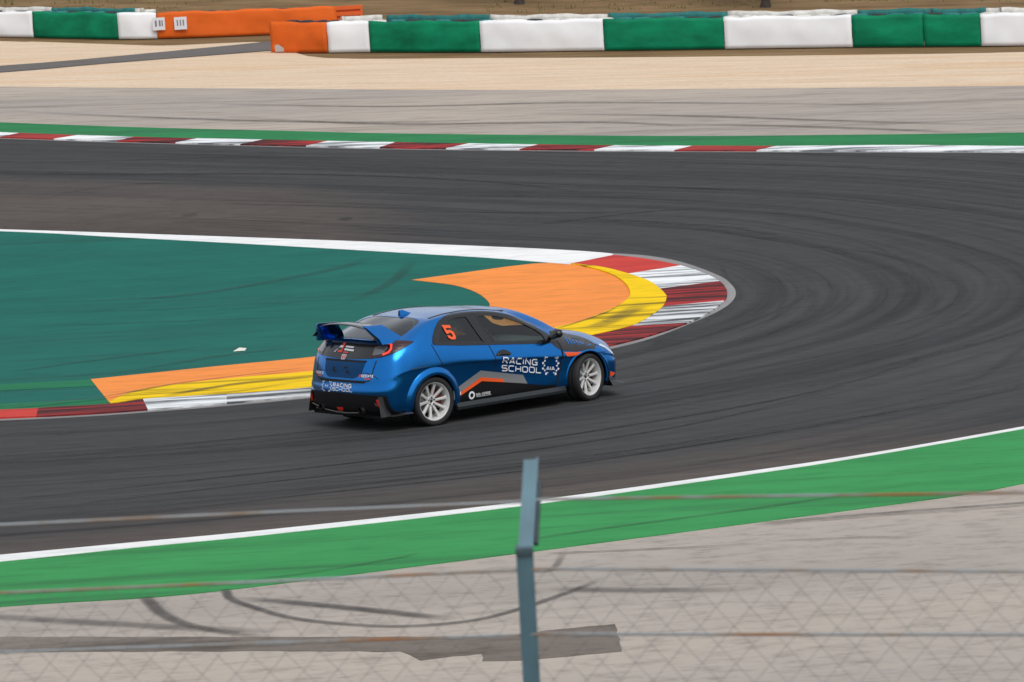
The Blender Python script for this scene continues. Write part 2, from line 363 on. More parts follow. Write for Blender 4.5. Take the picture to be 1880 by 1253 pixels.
# far kerb
FARK = tag(sheet('far_kerb', [ribbon_poly(pxline([(x, y-.9) for x, y in k_bot], 5), WG['k_bot'])], .02, M_CONC, thick=.04), 'red and white kerb on the far outside edge of the track', kind='structure')
ub = [-430, -300, -200, -85, 35, 143, 247, 362, 483, 602, 726, 861, 988.5, 1128, 1271.5, 1426, 1640, 1860, 2080, 2350]
lb = [-455, -330, -232, -118, 0, 99, 214, 322, 441, 562, 697, 819, 954, 1091, 1238, 1389, 1605, 1830, 2050, 2330]
UL, LL = smooth_line([(*p, 0) for p in g_bot], 8), smooth_line([(x, y-.9, 0) for x, y in k_bot], 8)
yat = lambda Ln, x: np.interp(x, [p.x for p in Ln], [p.y for p in Ln])
for i in range(len(ub)-1):
    red = i % 2 == 0 and i < 15
    A = [at(x, yat(UL, x)) for x in np.linspace(ub[i], ub[i+1], 5)]; B = [at(x, yat(LL, x)) for x in np.linspace(lb[i], lb[i+1], 5)]
    mm = (M_KREDF if i in (4, 14) else M_KRED2) if red else M_KWHITE
    sheet('kerb_block', [ribbon_poly(A, B)], .05, mm, FARK, thick=.06)

# tyre marks and patches
def mark(P, wpx, parent, off, mat=M_MARK, taper=(.3, .3), n=8, width=None):
    line = smooth_line([(*p, 0) for p in P], n); V = []; fd = []; N = len(line)
    W = [at(p.x, p.y) for p in line]
    for i, p in enumerate(W):
        a, b = W[max(0, i-1)], W[min(N-1, i+1)]; d = (b-a); nrm = Vector((-d.y, d.x)).normalized()
        u = i/(N-1); k = min(1, u/taper[0] if taper[0] else 1, (1-u)/taper[1] if taper[1] else 1)
        hw = width/2
        for s in (-1, -.4, .4, 1):
            q = p+nrm*hw*s; V.append((q.x, q.y, G(q.x, q.y)+off)); fd.append(max(0, k)*(0 if abs(s) == 1 else 1))
    Fc = [(i*4+j, i*4+j+1, i*4+j+5, i*4+j+4) for i in range(N-1) for j in range(3)]
    o = from_py('tyre_mark', V, Fc, mat, parent)
    a = o.data.attributes.new('fade', 'FLOAT', 'POINT'); a.data.foreach_set('value', fd); return o
O1 = .016
mark([(266, 1098), (280, 1112), (300, 1130), (345, 1150), (430, 1166), (520, 1174)], 0, RUNN, O1, width=.17, taper=(.05, .3))
mark([(414, 1083), (425, 1102), (470, 1119), (540, 1138), (640, 1149), (740, 1152.5), (860, 1143), (950, 1122), (1060, 1084), (1110, 1062)], 0, RUNN, O1, width=.12, taper=(.03, .15))
mark([(-60, 1131), (0, 1135), (150, 1145), (300, 1153), (430, 1160), (520, 1163)], 0, RUNN, O1, M_MARKL, width=.3)
mark([(420, 1098), (560, 1111), (700, 1125), (840, 1141)], 0, RUNN, O1, width=.22, taper=(.3, .2))
mark([(1000, 1019), (1200, 1010.5), (1400, 1000)], 0, RUNN, O1, width=.06, taper=(.02, .3))
mark([(1380, 964), (1600, 946), (1880, 925), (2050, 908)], 0, RUNN, O1, width=.09, taper=(.1, .1))
mark([(1380, 967), (1600, 950), (1880, 930), (2050, 913)], 0, RUNN, O1, width=.05, taper=(.1, .1))
mark([(1380, 997), (1560, 990), (1700, 987)], 0, RUNN, O1, M_MARKL, width=.08)
mark([(990, 1083), (1150, 1086), (1400, 1086)], 0, RUNN, O1, M_MARKL, width=.3)
mark([(950, 1048), (1010, 1050), (1040, 1010)], 0, RUNN, O1, M_MARKL, width=.1)
pt = pxline([(-200, 1173), (0, 1171), (460, 1171.5), (800, 1171), (960, 1166), (1000, 1160.5)], 3) + [at(*p) for p in ((1131, 1147), (1140, 1198), (960, 1213.5), (888, 1216), (886, 1201.5), (775, 1213.5), (738, 1198), (460, 1197), (0, 1199), (-200, 1202))]
pj = []
for a, b in zip(pt, pt[1:]+pt[:1]):
    nseg = max(1, int((b-a).length/.12))
    for k in range(nseg): pj.append(a.lerp(b, k/nseg)+Vector((random.uniform(-.012, .012), random.uniform(-.018, .018))))
sheet('tarmac_patch', [pj], .009, M_PATCH, RUNN, thick=.012)
for P, wd, mt in [([(700, 388), (900, 391.5), (1080, 392), (1200, 388)], .16, M_MARK), ([(960, 417), (1060, 405), (1180, 391), (1300, 384)], .16, M_MARK), ([(880, 412), (1000, 409), (1100, 407), (1250, 401)], .10, M_MARKL),
                  ([(0, 305), (200, 297), (500, 290), (800, 292)], .22, M_MARKL), ([(0, 324), (250, 321), (600, 322), (900, 335), (1100, 360)], .22, M_MARK), ([(60, 372), (160, 350), (300, 338), (520, 340)], .14, M_MARKL),
                  
                  
                  ([(0, 922), (300, 890), (700, 846), (1100, 792), (1500, 720), (1750, 640)], .16, M_MARK), ([(0, 945), (400, 898), (800, 852), (1250, 785), (1600, 700)], .12, M_MARK), ([(300, 935), (700, 888), (1100, 838), (1600, 755), (1880, 690)], .12, M_MARKL),
                  ([(100, 965), (500, 918), (950, 868), (1400, 800), (1880, 715)], .10, M_MARK), ([(0, 850), (300, 822), (560, 795), (760, 775)], .2, M_MARKL), ([(620, 404), (650, 403)], .5, M_MARK), ([(330, 398), (365, 396)], .6, M_MARKL)]:
    mark(P, 0, TRACK, .024, M_MARKT if mt is M_MARKL else mt, width=wd)
def bend_lines(count, seed):
    rg = random.Random(seed); tot = cum[-1]; tp = [tuple(p) for p in trk]; cen = np.array(ring)
    sm = [at_ring(tot*k/240) for k in range(241)]
    nr = []
    for k in range(241):
        a, b = sm[max(0, k-7)], sm[min(240, k+7)]; d = (b-a).normalized(); nr.append(Vector((-d.y, d.x)))
    if (sm[120]+nr[120]*2-Vector(ring.mean(0))).length < (sm[120]-nr[120]*2-Vector(ring.mean(0))).length: nr = [-v for v in nr]
    for c_ in range(count):
        d0 = rg.uniform(.8, 12); s0 = rg.uniform(.12, .8); ln = rg.uniform(.08, .3); dr = rg.uniform(-1.6, 1.6); wv = rg.uniform(-.5, .5)
        hw = rg.uniform(.06, .16); V = []; fd = []; pts = []
        for k in range(241):
            u = k/240
            if u < s0 or u > s0+ln: continue
            q = (u-s0)/ln; pts.append(sm[k]+nr[k]*(d0+dr*q+wv*math.sin(q*4)))
        pts = [p for p in pts if in_poly(tp, p.x, p.y)]
        if len(pts) < 6: continue
        N = len(pts); st = rg.uniform(.45, 1)
        for i, p in enumerate(pts):
            d = pts[min(N-1, i+1)]-pts[max(0, i-1)]; nn = Vector((-d.y, d.x)).normalized(); q = i/(N-1); f_ = st*min(1, q/.3, (1-q)/.3)
            for sgn in (-1, 0, 1):
                e = p+nn*hw*sgn; V.append((e.x, e.y, G(e.x, e.y)+.026)); fd.append(f_ if sgn == 0 else 0)
        Fc = [(i*3+j, i*3+j+1, i*3+j+4, i*3+j+3) for i in range(N-1) for j in (0, 1)]
        o = from_py('tyre_mark', V, Fc, M_MARKT, TRACK); a = o.data.attributes.new('fade', 'FLOAT', 'POINT'); a.data.foreach_set('value', fd)
def at_ring(sv):
    i = min(len(cum)-2, max(0, int(np.searchsorted(cum, sv))-1)); t = (sv-cum[i])/max(1e-6, cum[i+1]-cum[i]); return Vector(tuple(ring[i]+(ring[i+1]-ring[i])*t))
def in_poly(poly, x, y):
    r = False; j = len(poly)-1
    for i in range(len(poly)):
        if (poly[i][1] > y) != (poly[j][1] > y) and x < (poly[j][0]-poly[i][0])*(y-poly[i][1])/(poly[j][1]-poly[i][1])+poly[i][0]: r = not r
        j = i
    return r
bend_lines(85, 11)
for P, wd in [([(0, 579), (300, 571), (560, 556), (780, 548)], .12), ([(0, 606), (300, 594), (600, 583)], .10), ([(60, 560), (340, 545), (600, 500), (700, 470)], .35), ([(200, 690), (420, 655), (560, 640)], .3), ([(0, 690), (150, 668), (420, 635)], .25), ([(640, 560), (720, 520), (760, 480)], .3)]:
    mark(P, 0, ISL, .032, M_MARKI, width=wd)
mark([(0, 755), (100, 746), (200, 735), (280, 720), (340, 710), (470, 694), (580, 681)], 0, ISL, .064, width=.14, taper=(.05, .1))
mark([(300, 735), (370, 723), (450, 711), (580, 700)], 0, YEL, .066, width=.28, taper=(.2, .1))
mark([(350, 733), (430, 727), (560, 707)], 0, YEL, .066, M_MARKL, width=.16)
mark([(990, 620), (1060, 599), (1110, 582), (1140, 566)], 0, YEL, .066, width=.08)
mark([(1070, 613), (1110, 601), (1150, 582), (1190, 560)], 0, YEL, .066, M_MARKL, width=.45)
for P in ([(0, 205), (250, 216), (500, 224), (700, 226), (900, 222)], [(400, 215), (700, 229), (1100, 226), (1300, 236)], [(950, 211), (1250, 214), (1500, 222), (1880, 233)], [(1150, 230), (1400, 232), (1650, 240), (1760, 245)], [(300, 190), (700, 197), (1100, 190), (1880, 196)]):
    mark(P, 0, RUNF, .022, M_MARKL, width=.45)
mark([(300, 1083), (520, 1062), (720, 1030), (780, 1015)], 0, RUNN, .024, M_MARKL, width=.07)
mark([(880, 1008), (1100, 975), (1400, 935), (1700, 890)], 0, RUNN, .024, M_MARKL, width=.10)
sc = at(440, 647)
scrap = from_py('litter_scrap', [(-.10, -.05, 0), (.09, -.06, .004), (.11, .05, .03), (-.07, .06, .012), (0, 0, .05)], [(0, 1, 4), (1, 2, 4), (2, 3, 4), (3, 0, 4), (3, 2, 1, 0)], simple('scrap_white', (.7, .68, .6), .8))
scrap.location = (sc.x, sc.y, G(sc.x, sc.y)+.024); tag(scrap, 'small pale scrap of litter lying on the teal island', 'litter')

# ================================================================== BARRIERS
M_BG = simple('barrier_green_belt', (.004, .20, .095), .55, spec=.12, var=.35, vscale=1.3, stretch=(.6, 1, 1.5))
M_BW = simple('barrier_white_belt', (.87, .88, .90), .6, spec=.12, var=.05, vscale=1.2)
M_BO = simple('barrier_orange_sheet', (.72, .13, .018), .6, spec=.12, var=.15, vscale=1.2, stretch=(.5, 1, 1))
M_TY = simple('barrier_tyre_black', (.025, .025, .027), .85)
M_TYT = simple('barrier_tyre_teal_paint', (.015, .16, .15), .75, var=.3, vscale=4)
M_TYW = simple('barrier_tyre_white_paint', (.62, .60, .56), .75, var=.25, vscale=4)
M_GREYFABRIC = simple('barrier_grey_patch', (.42, .38, .36), .8)
def torus(Rm, r, n=14, k=7):
    V = [((Rm+r*math.cos(b))*math.cos(a), (Rm+r*math.cos(b))*math.sin(a), r*1.0*math.sin(b)) for a in [2*math.pi*i/n for i in range(n)] for b in [2*math.pi*j/k for j in range(k)]]
    Fc = [(i*k+j, ((i+1) % n)*k+j, ((i+1) % n)*k+(j+1) % k, i*k+(j+1) % k) for i in range(n) for j in range(k)]
    me = bpy.data.meshes.new('tyre'); me.from_pydata(V, [], Fc); me.polygons.foreach_set('use_smooth', [True]*len(Fc)); return me
TYRES = {}
for k, mm in (('k', M_TY), ('t', M_TYT), ('w', M_TYW)):
    me = torus(.205, .10); me.materials.append(mm); TYRES[k] = me
def arc(line):
    c = [0.0]
    for a, b in zip(line, line[1:]): c.append(c[-1]+(b-a).length)
    return c
def at_arc(line, c, s):
    i = max(0, min(len(line)-2, int(np.searchsorted(c, s))-1)); t = (s-c[i])/max(1e-6, c[i+1]-c[i]); return line[i].lerp(line[i+1], t), (line[i+1]-line[i]).normalized()
def belt(name, line, c, s0, s1, h, base, back, mat, parent, seed, wob=.035, thick=.05, dz=0):
    rng = random.Random(seed); ph = [rng.uniform(0, 6.3) for _ in range(8)]
    nx = max(8, int((s1-s0)/.16)); nz = 8; V = []; Fc = []
    for side in (0, 1):
        for j in range(nz+1):
            for i in range(nx+1):
                u = i/nx; v = j/nz; s = s0+.012+(s1-s0-.024)*u; p, d = at_arc(line, c, s); nrm = Vector((d.y, -d.x))
                if nrm.y > 0: nrm = -nrm
                b = wob*(math.sin(s*1.7+ph[0])*.4+math.sin(s*3.9+v*2+ph[1])*.35+math.sin(s*.8+v*4.5+ph[2])*.5+math.sin(s*7+v*6+ph[3])*.18)*(.35+.65*math.sin(math.pi*min(1, max(0, v))))
                z = dz+v*(h+.022*math.sin(s*2.3+ph[4])+.012*math.sin(s*6.1+ph[5])*(v)) + base*(1-v)
                off = -back+b-(thick if side else 0) + .02*math.sin(math.pi*v)
                q = p+nrm*off; V.append((q.x, q.y, G(p.x, p.y)+z))
    n = nx+1; M2 = n*(nz+1)
    for j in range(nz):
        for i in range(nx):
            a = j*n+i; Fc.append((a, a+1, a+n+1, a+n)); Fc.append((M2+a, M2+a+n, M2+a+n+1, M2+a+1))
    for i in range(nx):
        a = nz*n+i; Fc.append((a, a+1, M2+a+1, M2+a)); a = i; Fc.append((a+1, a, M2+a, M2+a+1))
    for j in range(nz):
        a = j*n; Fc.append((a, a+n, M2+a+n, M2+a)); a = j*n+nx; Fc.append((a+n, a, M2+a, M2+a+n))
    return from_py(name, V, Fc, mat, parent, True)
def barrier(label, Ppx, segs, H, rows, seed, rise=.075, tyre_range=None):
    line = pxline(Ppx, 6); c = arc(line)
    mid = line[0]
    root = empty('tyre_barrier', (0, 0, 0)); tag(root, label, 'tyre barrier')
    pxs = np.array([p.x for p in smooth_line([(*p, 0) for p in Ppx], 6)]); s_of = lambda x: float(np.interp(x, pxs, c))
    rng = random.Random(seed)
    for k, (x0, x1, kind, nm) in enumerate(segs):
        mm = {'g': M_BG, 'w': M_BW, 'o': M_BO}[kind]
        belt(nm, line, c, s_of(x0), s_of(x1), H, .02, 0, mm, root, seed*31+k, wob=.05 if kind == 'o' else .028)
        # taller strip of belt along the back of the tyres
        if kind != 'o': belt('back_belt', line, c, s_of(x0), s_of(x1), H+rise*rows+.02, .3, .62*rows+.12, M_TYT if kind == 'g' else M_TYW, root, seed*57+k, wob=.02, thick=.04)
    s = .3
    kinds = {'g': 't', 'w': 'w', 'o': 'k'}
    while s < c[-1]-.3:
        p, d = at_arc(line, c, s); nrm = Vector((d.y, -d.x)); nrm = -nrm if nrm.y < 0 else nrm
        px = float(np.interp(s, c, pxs)); kk = next((kd for a, b, kd, _ in segs if a <= px <= b), 'w')
        for r in range(rows):
            for lev in range(5 if (r == rows-1 or r == 0) else 1):
                q = p+nrm*(.36+.62*r); top = H-.185+rise*(r+.5)-.2*lev
                if top < .05: continue
                mk = kinds[kk] if rng.random() < .62 else 'k'
                if lev and r == 0: continue
                o = link('tyre', TYRES[mk], None, root); o.location = (q.x+rng.uniform(-.02, .02), q.y, G(q.x, q.y)*0+G(p.x, p.y)+top)
                o.rotation_euler = (rng.uniform(-.08, .08), rng.uniform(-.08, .08), rng.uniform(0, 3))
        s += .62
    return root, line, c, s_of
PR = [(497, 97.5), (600, 98), (680, 97), (880, 97), (1110, 94), (1330, 91), (1565, 88), (1800, 86), (1880, 85), (2150, 80)]
SR = [(497, 603, 'o', 'orange_belt'), (603, 680, 'w', 'white_belt'), (680, 883, 'g', 'green_belt'), (883, 1110, 'w', 'white_belt'), (1110, 1331, 'g', 'green_belt'), (1331, 1566, 'w', 'white_belt'), (1566, 1697, 'g', 'green_belt'), (1697, 1802, 'g', 'green_belt'), (1802, 2010, 'w', 'white_belt'), (2010, 2150, 'g', 'green_belt')]
bR, lR, cR, sR = barrier('long green and white tyre barrier with orange end across the right of the gravel', PR, SR, 1.10, 2, 3)
PL = [(-250, 65), (0, 69), (65, 70), (218, 73), (290, 72), (400, 68.5), (500, 64.5), (620, 60)]
SL = [(-250, -60, 'g', 'green_belt'), (-60, 62, 'w', 'white_belt'), (62, 218, 'g', 'green_belt'), (218, 290, 'w', 'white_belt'), (290, 620, 'o', 'orange_belt')]
bL, lL, cL, sL = barrier('shorter tyre barrier at far left with orange sheet and two white cards', PL, SL, 1.06, 2, 5, rise=.06)
# grey repair at the foot of the right barrier's orange end
p, d = at_arc(lR, cR, sR(512)); z0 = G(p.x, p.y)
from_py('grey_patch', [(p.x-.12, p.y-.12, z0+.05), (p.x+.42, p.y-.12, z0+.03), (p.x+.22, p.y-.125, z0+.14), (p.x+.02, p.y-.13, z0+.30), (p.x-.12, p.y-.13, z0+.28)], [(0, 1, 2, 3, 4)], M_GREYFABRIC, bR)
# white cards with dark digits on the left barrier
M_CARD = simple('card_white', (.74, .73, .76), .6); M_INK = simple('card_ink', (.18, .18, .2), .7)
for x0, bars in ((294, ((-.62, -.3), (.05, .35), (.5, .7))), (334, ((-.6, -.38), (-.1, .1), (.38, .6)))):
    p, d = at_arc(lL, cL, sL(x0)); z = G(p.x, p.y); root = empty('number_card', (p.x, p.y-.16, z+.60), 0)
    bm = bmesh.new(); bmesh.ops.create_cube(bm, size=1); bmesh.ops.scale(bm, verts=bm.verts, vec=(.50, .02, .50)); from_bm('board', bm, M_CARD, root)
    bm = bmesh.new()
    for a, b in bars:
        r = bmesh.ops.create_cube(bm, size=1); bmesh.ops.scale(bm, verts=r['verts'], vec=((b-a)*.22, .006, .24)); bmesh.ops.translate(bm, verts=r['verts'], vec=((a+b)/2*.24, -.013, .02))
    from_bm('digits', bm, M_INK, root)
    tag(root, 'white number card %s on the left barrier' % ('over the white and orange joint' if x0 < 300 else 'fully on the orange sheet'), 'card')
# orange slotted plastic barrier block behind the end of the orange sheet
p = at(640, 56); z = G(p.x, p.y)
bm = bmesh.new()
def bxm(bm, x0, x1, y0, y1, z0, z1):
    r = bmesh.ops.create_cube(bm, size=1); 
    for v in r['verts']: v.co = Vector(((x0+x1)/2+v.co.x*(x1-x0), (y0+y1)/2+v.co.y*(y1-y0), (z0+z1)/2+v.co.z*(z1-z0)))
    return r['verts']
bxm(bm, -.55, .62, -.2, .3, 0, .52); bxm(bm, -.55, .62, -.2, .3, .60, .76); bxm(bm, -.55, .62, -.2, .3, .84, 1.02)
bxm(bm, -.55, .55, -.12, .22, .5, .86); bxm(bm, .50, .62, -.205, .305, .5, .86)
bmesh.ops.bevel(bm, geom=bm.edges[:], offset=.02, segments=2, affect='EDGES')
o = from_bm('plastic_barrier', bm, simple('orange_plastic', (.75, .12, .012), .45)); o.location = (p.x, p.y, z-.02); o.rotation_euler[2] = .05
tag(o, 'orange slotted plastic barrier block at the end of the orange sheet', 'barrier')

# ================================================================== HILLSIDE
# two trees on the bank: only the feet of the trunks show
M_BARK = simple('bark', (.045, .035, .028), .9, var=.3, vscale=6); M_LEAF = simple('leaf', (.045, .075, .03), .8, var=.4, vscale=2)
def tree(px, py, label, seed):
    rng = random.Random(seed); p = at(px, py); z = G(p.x, p.y)
    root = empty('tree', (p.x, p.y, z-.1)); tag(root, label, 'tree', None)
    V = []; Fc = []
    def limb(a, b, ra, rb, n=8):
        a, b = Vector(a), Vector(b); d = (b-a).normalized(); u = d.orthogonal().normalized(); w_ = d.cross(u); s = len(V)
        for q, r in ((a, ra), (b, rb)):
            for i in range(n):
                t = 2*math.pi*i/n; V.append(q+u*math.cos(t)*r+w_*math.sin(t)*r)
        for i in range(n): Fc.append((s+i, s+(i+1) % n, s+n+(i+1) % n, s+n+i))
    limb((0, 0, -.2), (.03, 0, .35), .30, .20); limb((.03, 0, .35), (.1, .05, 2.2), .20, .16); limb((.1, .05, 2.2), (-.1, .1, 3.6), .16, .1)
    tips = []
    for i in range(9):
        a = i*2.4+rng.random(); h = rng.uniform(1.9, 3.4); e = Vector((math.cos(a)*rng.uniform(1, 1.9), math.sin(a)*rng.uniform(1, 1.9), h+rng.uniform(.6, 1.5))); limb((.08, .05, h), e, .07, .02, 5); tips.append(e)
    from_py('trunk', V, Fc, M_BARK, root, True)
    V = []; Fc = []
    for e in tips+[Vector((0, 0, 4.4))]:
        for _ in range(260):
            q = e+Vector((rng.gauss(0, .45), rng.gauss(0, .45), rng.gauss(0, .32))); a = rng.uniform(0, 6.3); t = rng.uniform(-.6, .6); s = rng.uniform(.05, .11)
            dx = Vector((math.cos(a), math.sin(a), t))*s; dy = Vector((-math.sin(a), math.cos(a), rng.uniform(-.6, .6)))*s*.6; n = len(V)
            V += [q-dx, q+dy, q+dx, q-dy]; Fc.append((n, n+1, n+2, n+3))
    from_py('crown', V, Fc, M_LEAF, root)
tree(953, 7, 'dark tree trunk at top edge above the middle of the barrier', 1)
tree(1405, 13, 'dark tree trunk at top edge towards the right', 2)
# dry grass on the bank
V = []; Fc = []; rng = random.Random(4)
for _ in range(3600):
    y = rng.uniform(141, 190); x = rng.uniform(-.19, .19)*y; z = G(x, y)
    if y > 150: z += .35*math.sin(x*.09+y*.05)+.2*math.sin(x*.21-y*.13)
    if math.sin(x*.35+y*.22)+math.sin(x*.11-y*.4+1) + rng.gauss(0, .5) < .35: continue
    for _ in range(5):
        a = rng.uniform(0, 6.3); h = rng.uniform(.06, .2); l = rng.uniform(.02, .1); n = len(V); q = Vector((x+rng.gauss(0, .16), y+rng.gauss(0, .12), z-.03)); s = Vector((math.cos(a+1.5), math.sin(a+1.5), 0))*.025
        V += [q-s, q+s, q+Vector((math.cos(a)*l, math.sin(a)*l, h))]; Fc.append((n, n+1, n+2))
gr = from_py('dry_grass', V, Fc, simple('dry_grass', (.16, .15, .045), .9, var=.4, vscale=.5)); tag(gr, 'dry grass tufts scattered over the brown bank', 'grass', kind='stuff')

# ================================================================== FENCE in the foreground
M_POST = simple('post_paint_blue_grey', (.078, .155, .195), .5, .25, var=.2, vscale=9, stretch=(1, 1, .4))
def m_wire():
    t = NT('rusty_wire'); n = t.noise(t.coord((3.2, 3.2, 3.2)), 1.1, 3, .6)
    c = t.ramp(n, [(.46, (.30, .33, .35)), (.56, (.27, .22, .17)), (.66, (.33, .14, .045))]); t.bsdf(c, .5, .35); return t.m
M_WIRE = m_wire(); M_MESH = simple('galvanised_mesh', (.16, .17, .185), .55, .3, var=.3, vscale=5)
D0 = 8.6
FENCE = empty('chain_link_fence', (at_depth(968, 1100, D0).x, D0, 2.4)); tag(FENCE, 'chain link fence with rusty wires and one angled blue grey post', 'fence')
FI = FENCE.location
def tube(pts, r, n=6):
    V = []; Fc = []; pts = [Vector(p) for p in pts]
    for i, p in enumerate(pts):
        d = (pts[min(i+1, len(pts)-1)]-pts[max(i-1, 0)]).normalized(); u = Vector((0, 0, 1)) if abs(d.z) < .9 else Vector((1, 0, 0)); a = d.cross(u).normalized(); b = d.cross(a)
        V += [p+a*r*math.cos(2*math.pi*k/n)+b*r*math.sin(2*math.pi*k/n) for k in range(n)]
    for i in range(len(pts)-1): Fc += [(i*n+k, i*n+(k+1) % n, (i+1)*n+(k+1) % n, (i+1)*n+k) for k in range(n)]
    return V, Fc
def add_f(name, V, Fc, mat, smooth=False): return from_py(name, [Vector(v)-FI for v in V], Fc, mat, FENCE, smooth)
# post: folded angle section, lower leg and cranked arm
def angle_post(a, b, w_, t=.006):
    # L section: one flange facing the camera, one running back on the right
    prof = [(-w_/2, 0), (w_/2, 0), (w_/2, w_), (w_/2-t, w_), (w_/2-t, t), (-w_/2, t)]
    V = []; 
    for q in (a, b): V += [Vector((q.x+px_, q.y+py_, q.z)) for px_, py_ in prof]
    n = 6; Fc = [(i, (i+1) % n, n+(i+1) % n, n+i) for i in range(n)]+[tuple(range(n-1, -1, -1)), tuple(range(n, 2*n))]
    return V, Fc
kink = at_depth(963, 1012, D0); foot = at_depth(976, 1253, D0); dn = foot-kink; foot = kink+dn*(1.62/dn.length); tip = at_depth(975, 844, D0+.16)
PW = .046
add_f('post', *angle_post(foot, kink, PW), M_POST)
add_f('arm', *angle_post(kink+Vector((.001, -.007, -.012)), tip, PW-.006), M_POST)
bm = bmesh.new(); bxm(bm, -.0245, .0235, -.010, .05, -.010, .010); bmesh.ops.bevel(bm, geom=bm.edges[:], offset=.003, segments=1, affect='EDGES'); 
bmesh.ops.translate(bm, verts=bm.verts, vec=kink-FI); from_bm('clamp', bm, simple('clamp_steel', (.06, .10, .12), .5, .4), FENCE)
V, Fc = tube([at_depth(990, 886, D0+.17), at_depth(987, 940, D0+.13), at_depth(984, 1000, D0+.05)], .0075); add_f('brace_rod', V, Fc, simple('rod_dark', (.05, .07, .08), .5, .4), True)
# the fence line bends at the post
DL, DR = 8.72, 8.18           # depth where it leaves the frame
def fpt(px, py):
    x = px; d = D0+(DL-D0)*(968-x)/968 if x < 968 else D0+(DR-D0)*(x-968)/912
    return at_depth(px, py, d+.0)
for lw in ([(-1100, 1012), (0, 964), (470, 942), (950, 922), (1000, 917), (1440, 911), (1880, 905), (2900, 899)], [(-1100, 1139), (0, 1090), (470, 1070), (950, 1048), (1000, 1046), (1440, 1048), (1880, 1051), (2900, 1058)], [(-1100, 1240), (0, 1199), (470, 1183), (950, 1168), (1000, 1166), (1440, 1166.5), (1880, 1167), (2900, 1170)], [(-1100, 1366), (0, 1325), (950, 1296), (1000, 1294), (1880, 1296), (2900, 1300)]):
    top = lw[0][1] < 1030
    P = [fpt(x, y)+(Vector((0, .10, 0)) if top else Vector((0, .010, 0))) for x, y in lw]
    if top: P = [fpt(x, y)*1 for x, y in lw]; P = [Vector((0, 0, CAM_H))+(q-Vector((0, 0, CAM_H)))*(1+.012) for q in P]
    V, Fc = tube(P, .0040, 8); add_f('line_wire', V, Fc, M_WIRE, True)
# chain link mesh panels, one each side of the post
def mesh_panel(xa, xb, ya, yb):
    A, B = fpt(xa, ya), fpt(xb, yb); du = B-A; Ln = Vector((du.x, du.y, 0)).length; pitch = .092; n = int(Ln/pitch); V = []; Fc = []; hh = 1.25
    nz = int(hh/pitch*2*.92)
    for i in range(n*2):
        # each wire zigzags down the panel
        if i % 2: continue
        P = []
        for k in range(nz+1):
            u = (i*.5+.5+(.5 if k % 2 else 0)*(1 if True else 0))*pitch/Ln
            q = A+du*u; z = q.z-k*pitch*.54; P.append(Vector((q.x, q.y+(.004 if k % 2 else -.004), z)))
        v, f = tube(P, .0008, 4); b = len(V); V += v; Fc += [tuple(j+b for j in g) for g in f]
        P2 = []
        for k in range(nz+1):
            u = (i*.5+.5-(.5 if k % 2 else 0)+0)*pitch/Ln
            q = A+du*u; z = q.z-k*pitch*.54; P2.append(Vector((q.x, q.y+(-.004 if k % 2 else .004), z)))
        v, f = tube(P2, .0008, 4); b = len(V); V += v; Fc += [tuple(j+b for j in g) for g in f]
    o = add_f('chain_mesh', V, Fc, M_MESH); o['kind'] = 'stuff'
mesh_panel(-1100, 962, 1137, 1046); mesh_panel(975, 2900, 1045, 1056)

# ================================================================== RACE CAR
# car space: x forward from the rear axle, y to the car's left, z up
CAR = empty('race_car', (-1.58759, 41.87921, .012), .68417272)
tag(CAR, 'blue hatchback race car with number 5 and RACING SCHOOL lettering on the track', 'race car')
def m_carpaint():
    t = NT('blue_metallic_paint'); n = t.noise(t.coord((1, 1, 1)), 260, 2, .5)
    b = t.bsdf(t.ramp(n, [(.35, (.0, .14, .46)), (.65, (.0, .215, .66))]), .17, .92, .45); return t.m
M_BLUE = m_carpaint()
M_GLOSSK = simple('gloss_black', (.007, .007, .008), .2, 0, .3)
M_SATK = simple('satin_black_plastic', (.008, .008, .009), .5, spec=.15)
M_GAP_SHADE = simple('shut_line_shade_black', (.004, .005, .008), .8)  # shut lines and seams, plus the shade strips painted on the tailgate
M_GREYL = simple('livery_dark_grey', (.026, .027, .030), .4, 0, .15)
M_GREYS = simple('livery_mid_grey', (.20, .205, .215), .35, 0, .4)
M_ORL = simple('livery_orange', (.86, .10, .012), .4, 0, .3)
M_WHL = simple('livery_white', (.80, .81, .84), .4)
M_REDL = simple('livery_red', (.70, .05, .03), .4)
M_SKIRT = simple('skirt_grey', (.016, .020, .023), .4)
def m_glass(name, tint, refl=1.0):
    t = NT(name); tr = t.n('BsdfTransparent'); tr.inputs[0].default_value = (*tint, 1); gl = t.n('BsdfGlossy'); gl.inputs['Roughness'].default_value = .02
    lw = t.n('LayerWeight'); lw.inputs[0].default_value = .5; mx = t.n('MixShader')
    fr = t.math('ADD', t.math('MULTIPLY', t.math('POWER', lw.outputs['Facing'], 5.0), .96), .04)
    t.l(t.math('MULTIPLY', fr, refl, True), mx.inputs[0]); t.l(tr.outputs[0], mx.inputs[1]); t.l(gl.outputs[0], mx.inputs[2]); t.l(mx.outputs[0], t.o.inputs[0]); return t.m
M_GLASSF, M_GLASSR, M_GLASSB = m_glass('window_glass_clear', (.64, .77, .72), 1.8), m_glass('window_glass_tinted', (.08, .09, .09), 1.9), m_glass('rear_glass', (.30, .33, .34), 1.6)

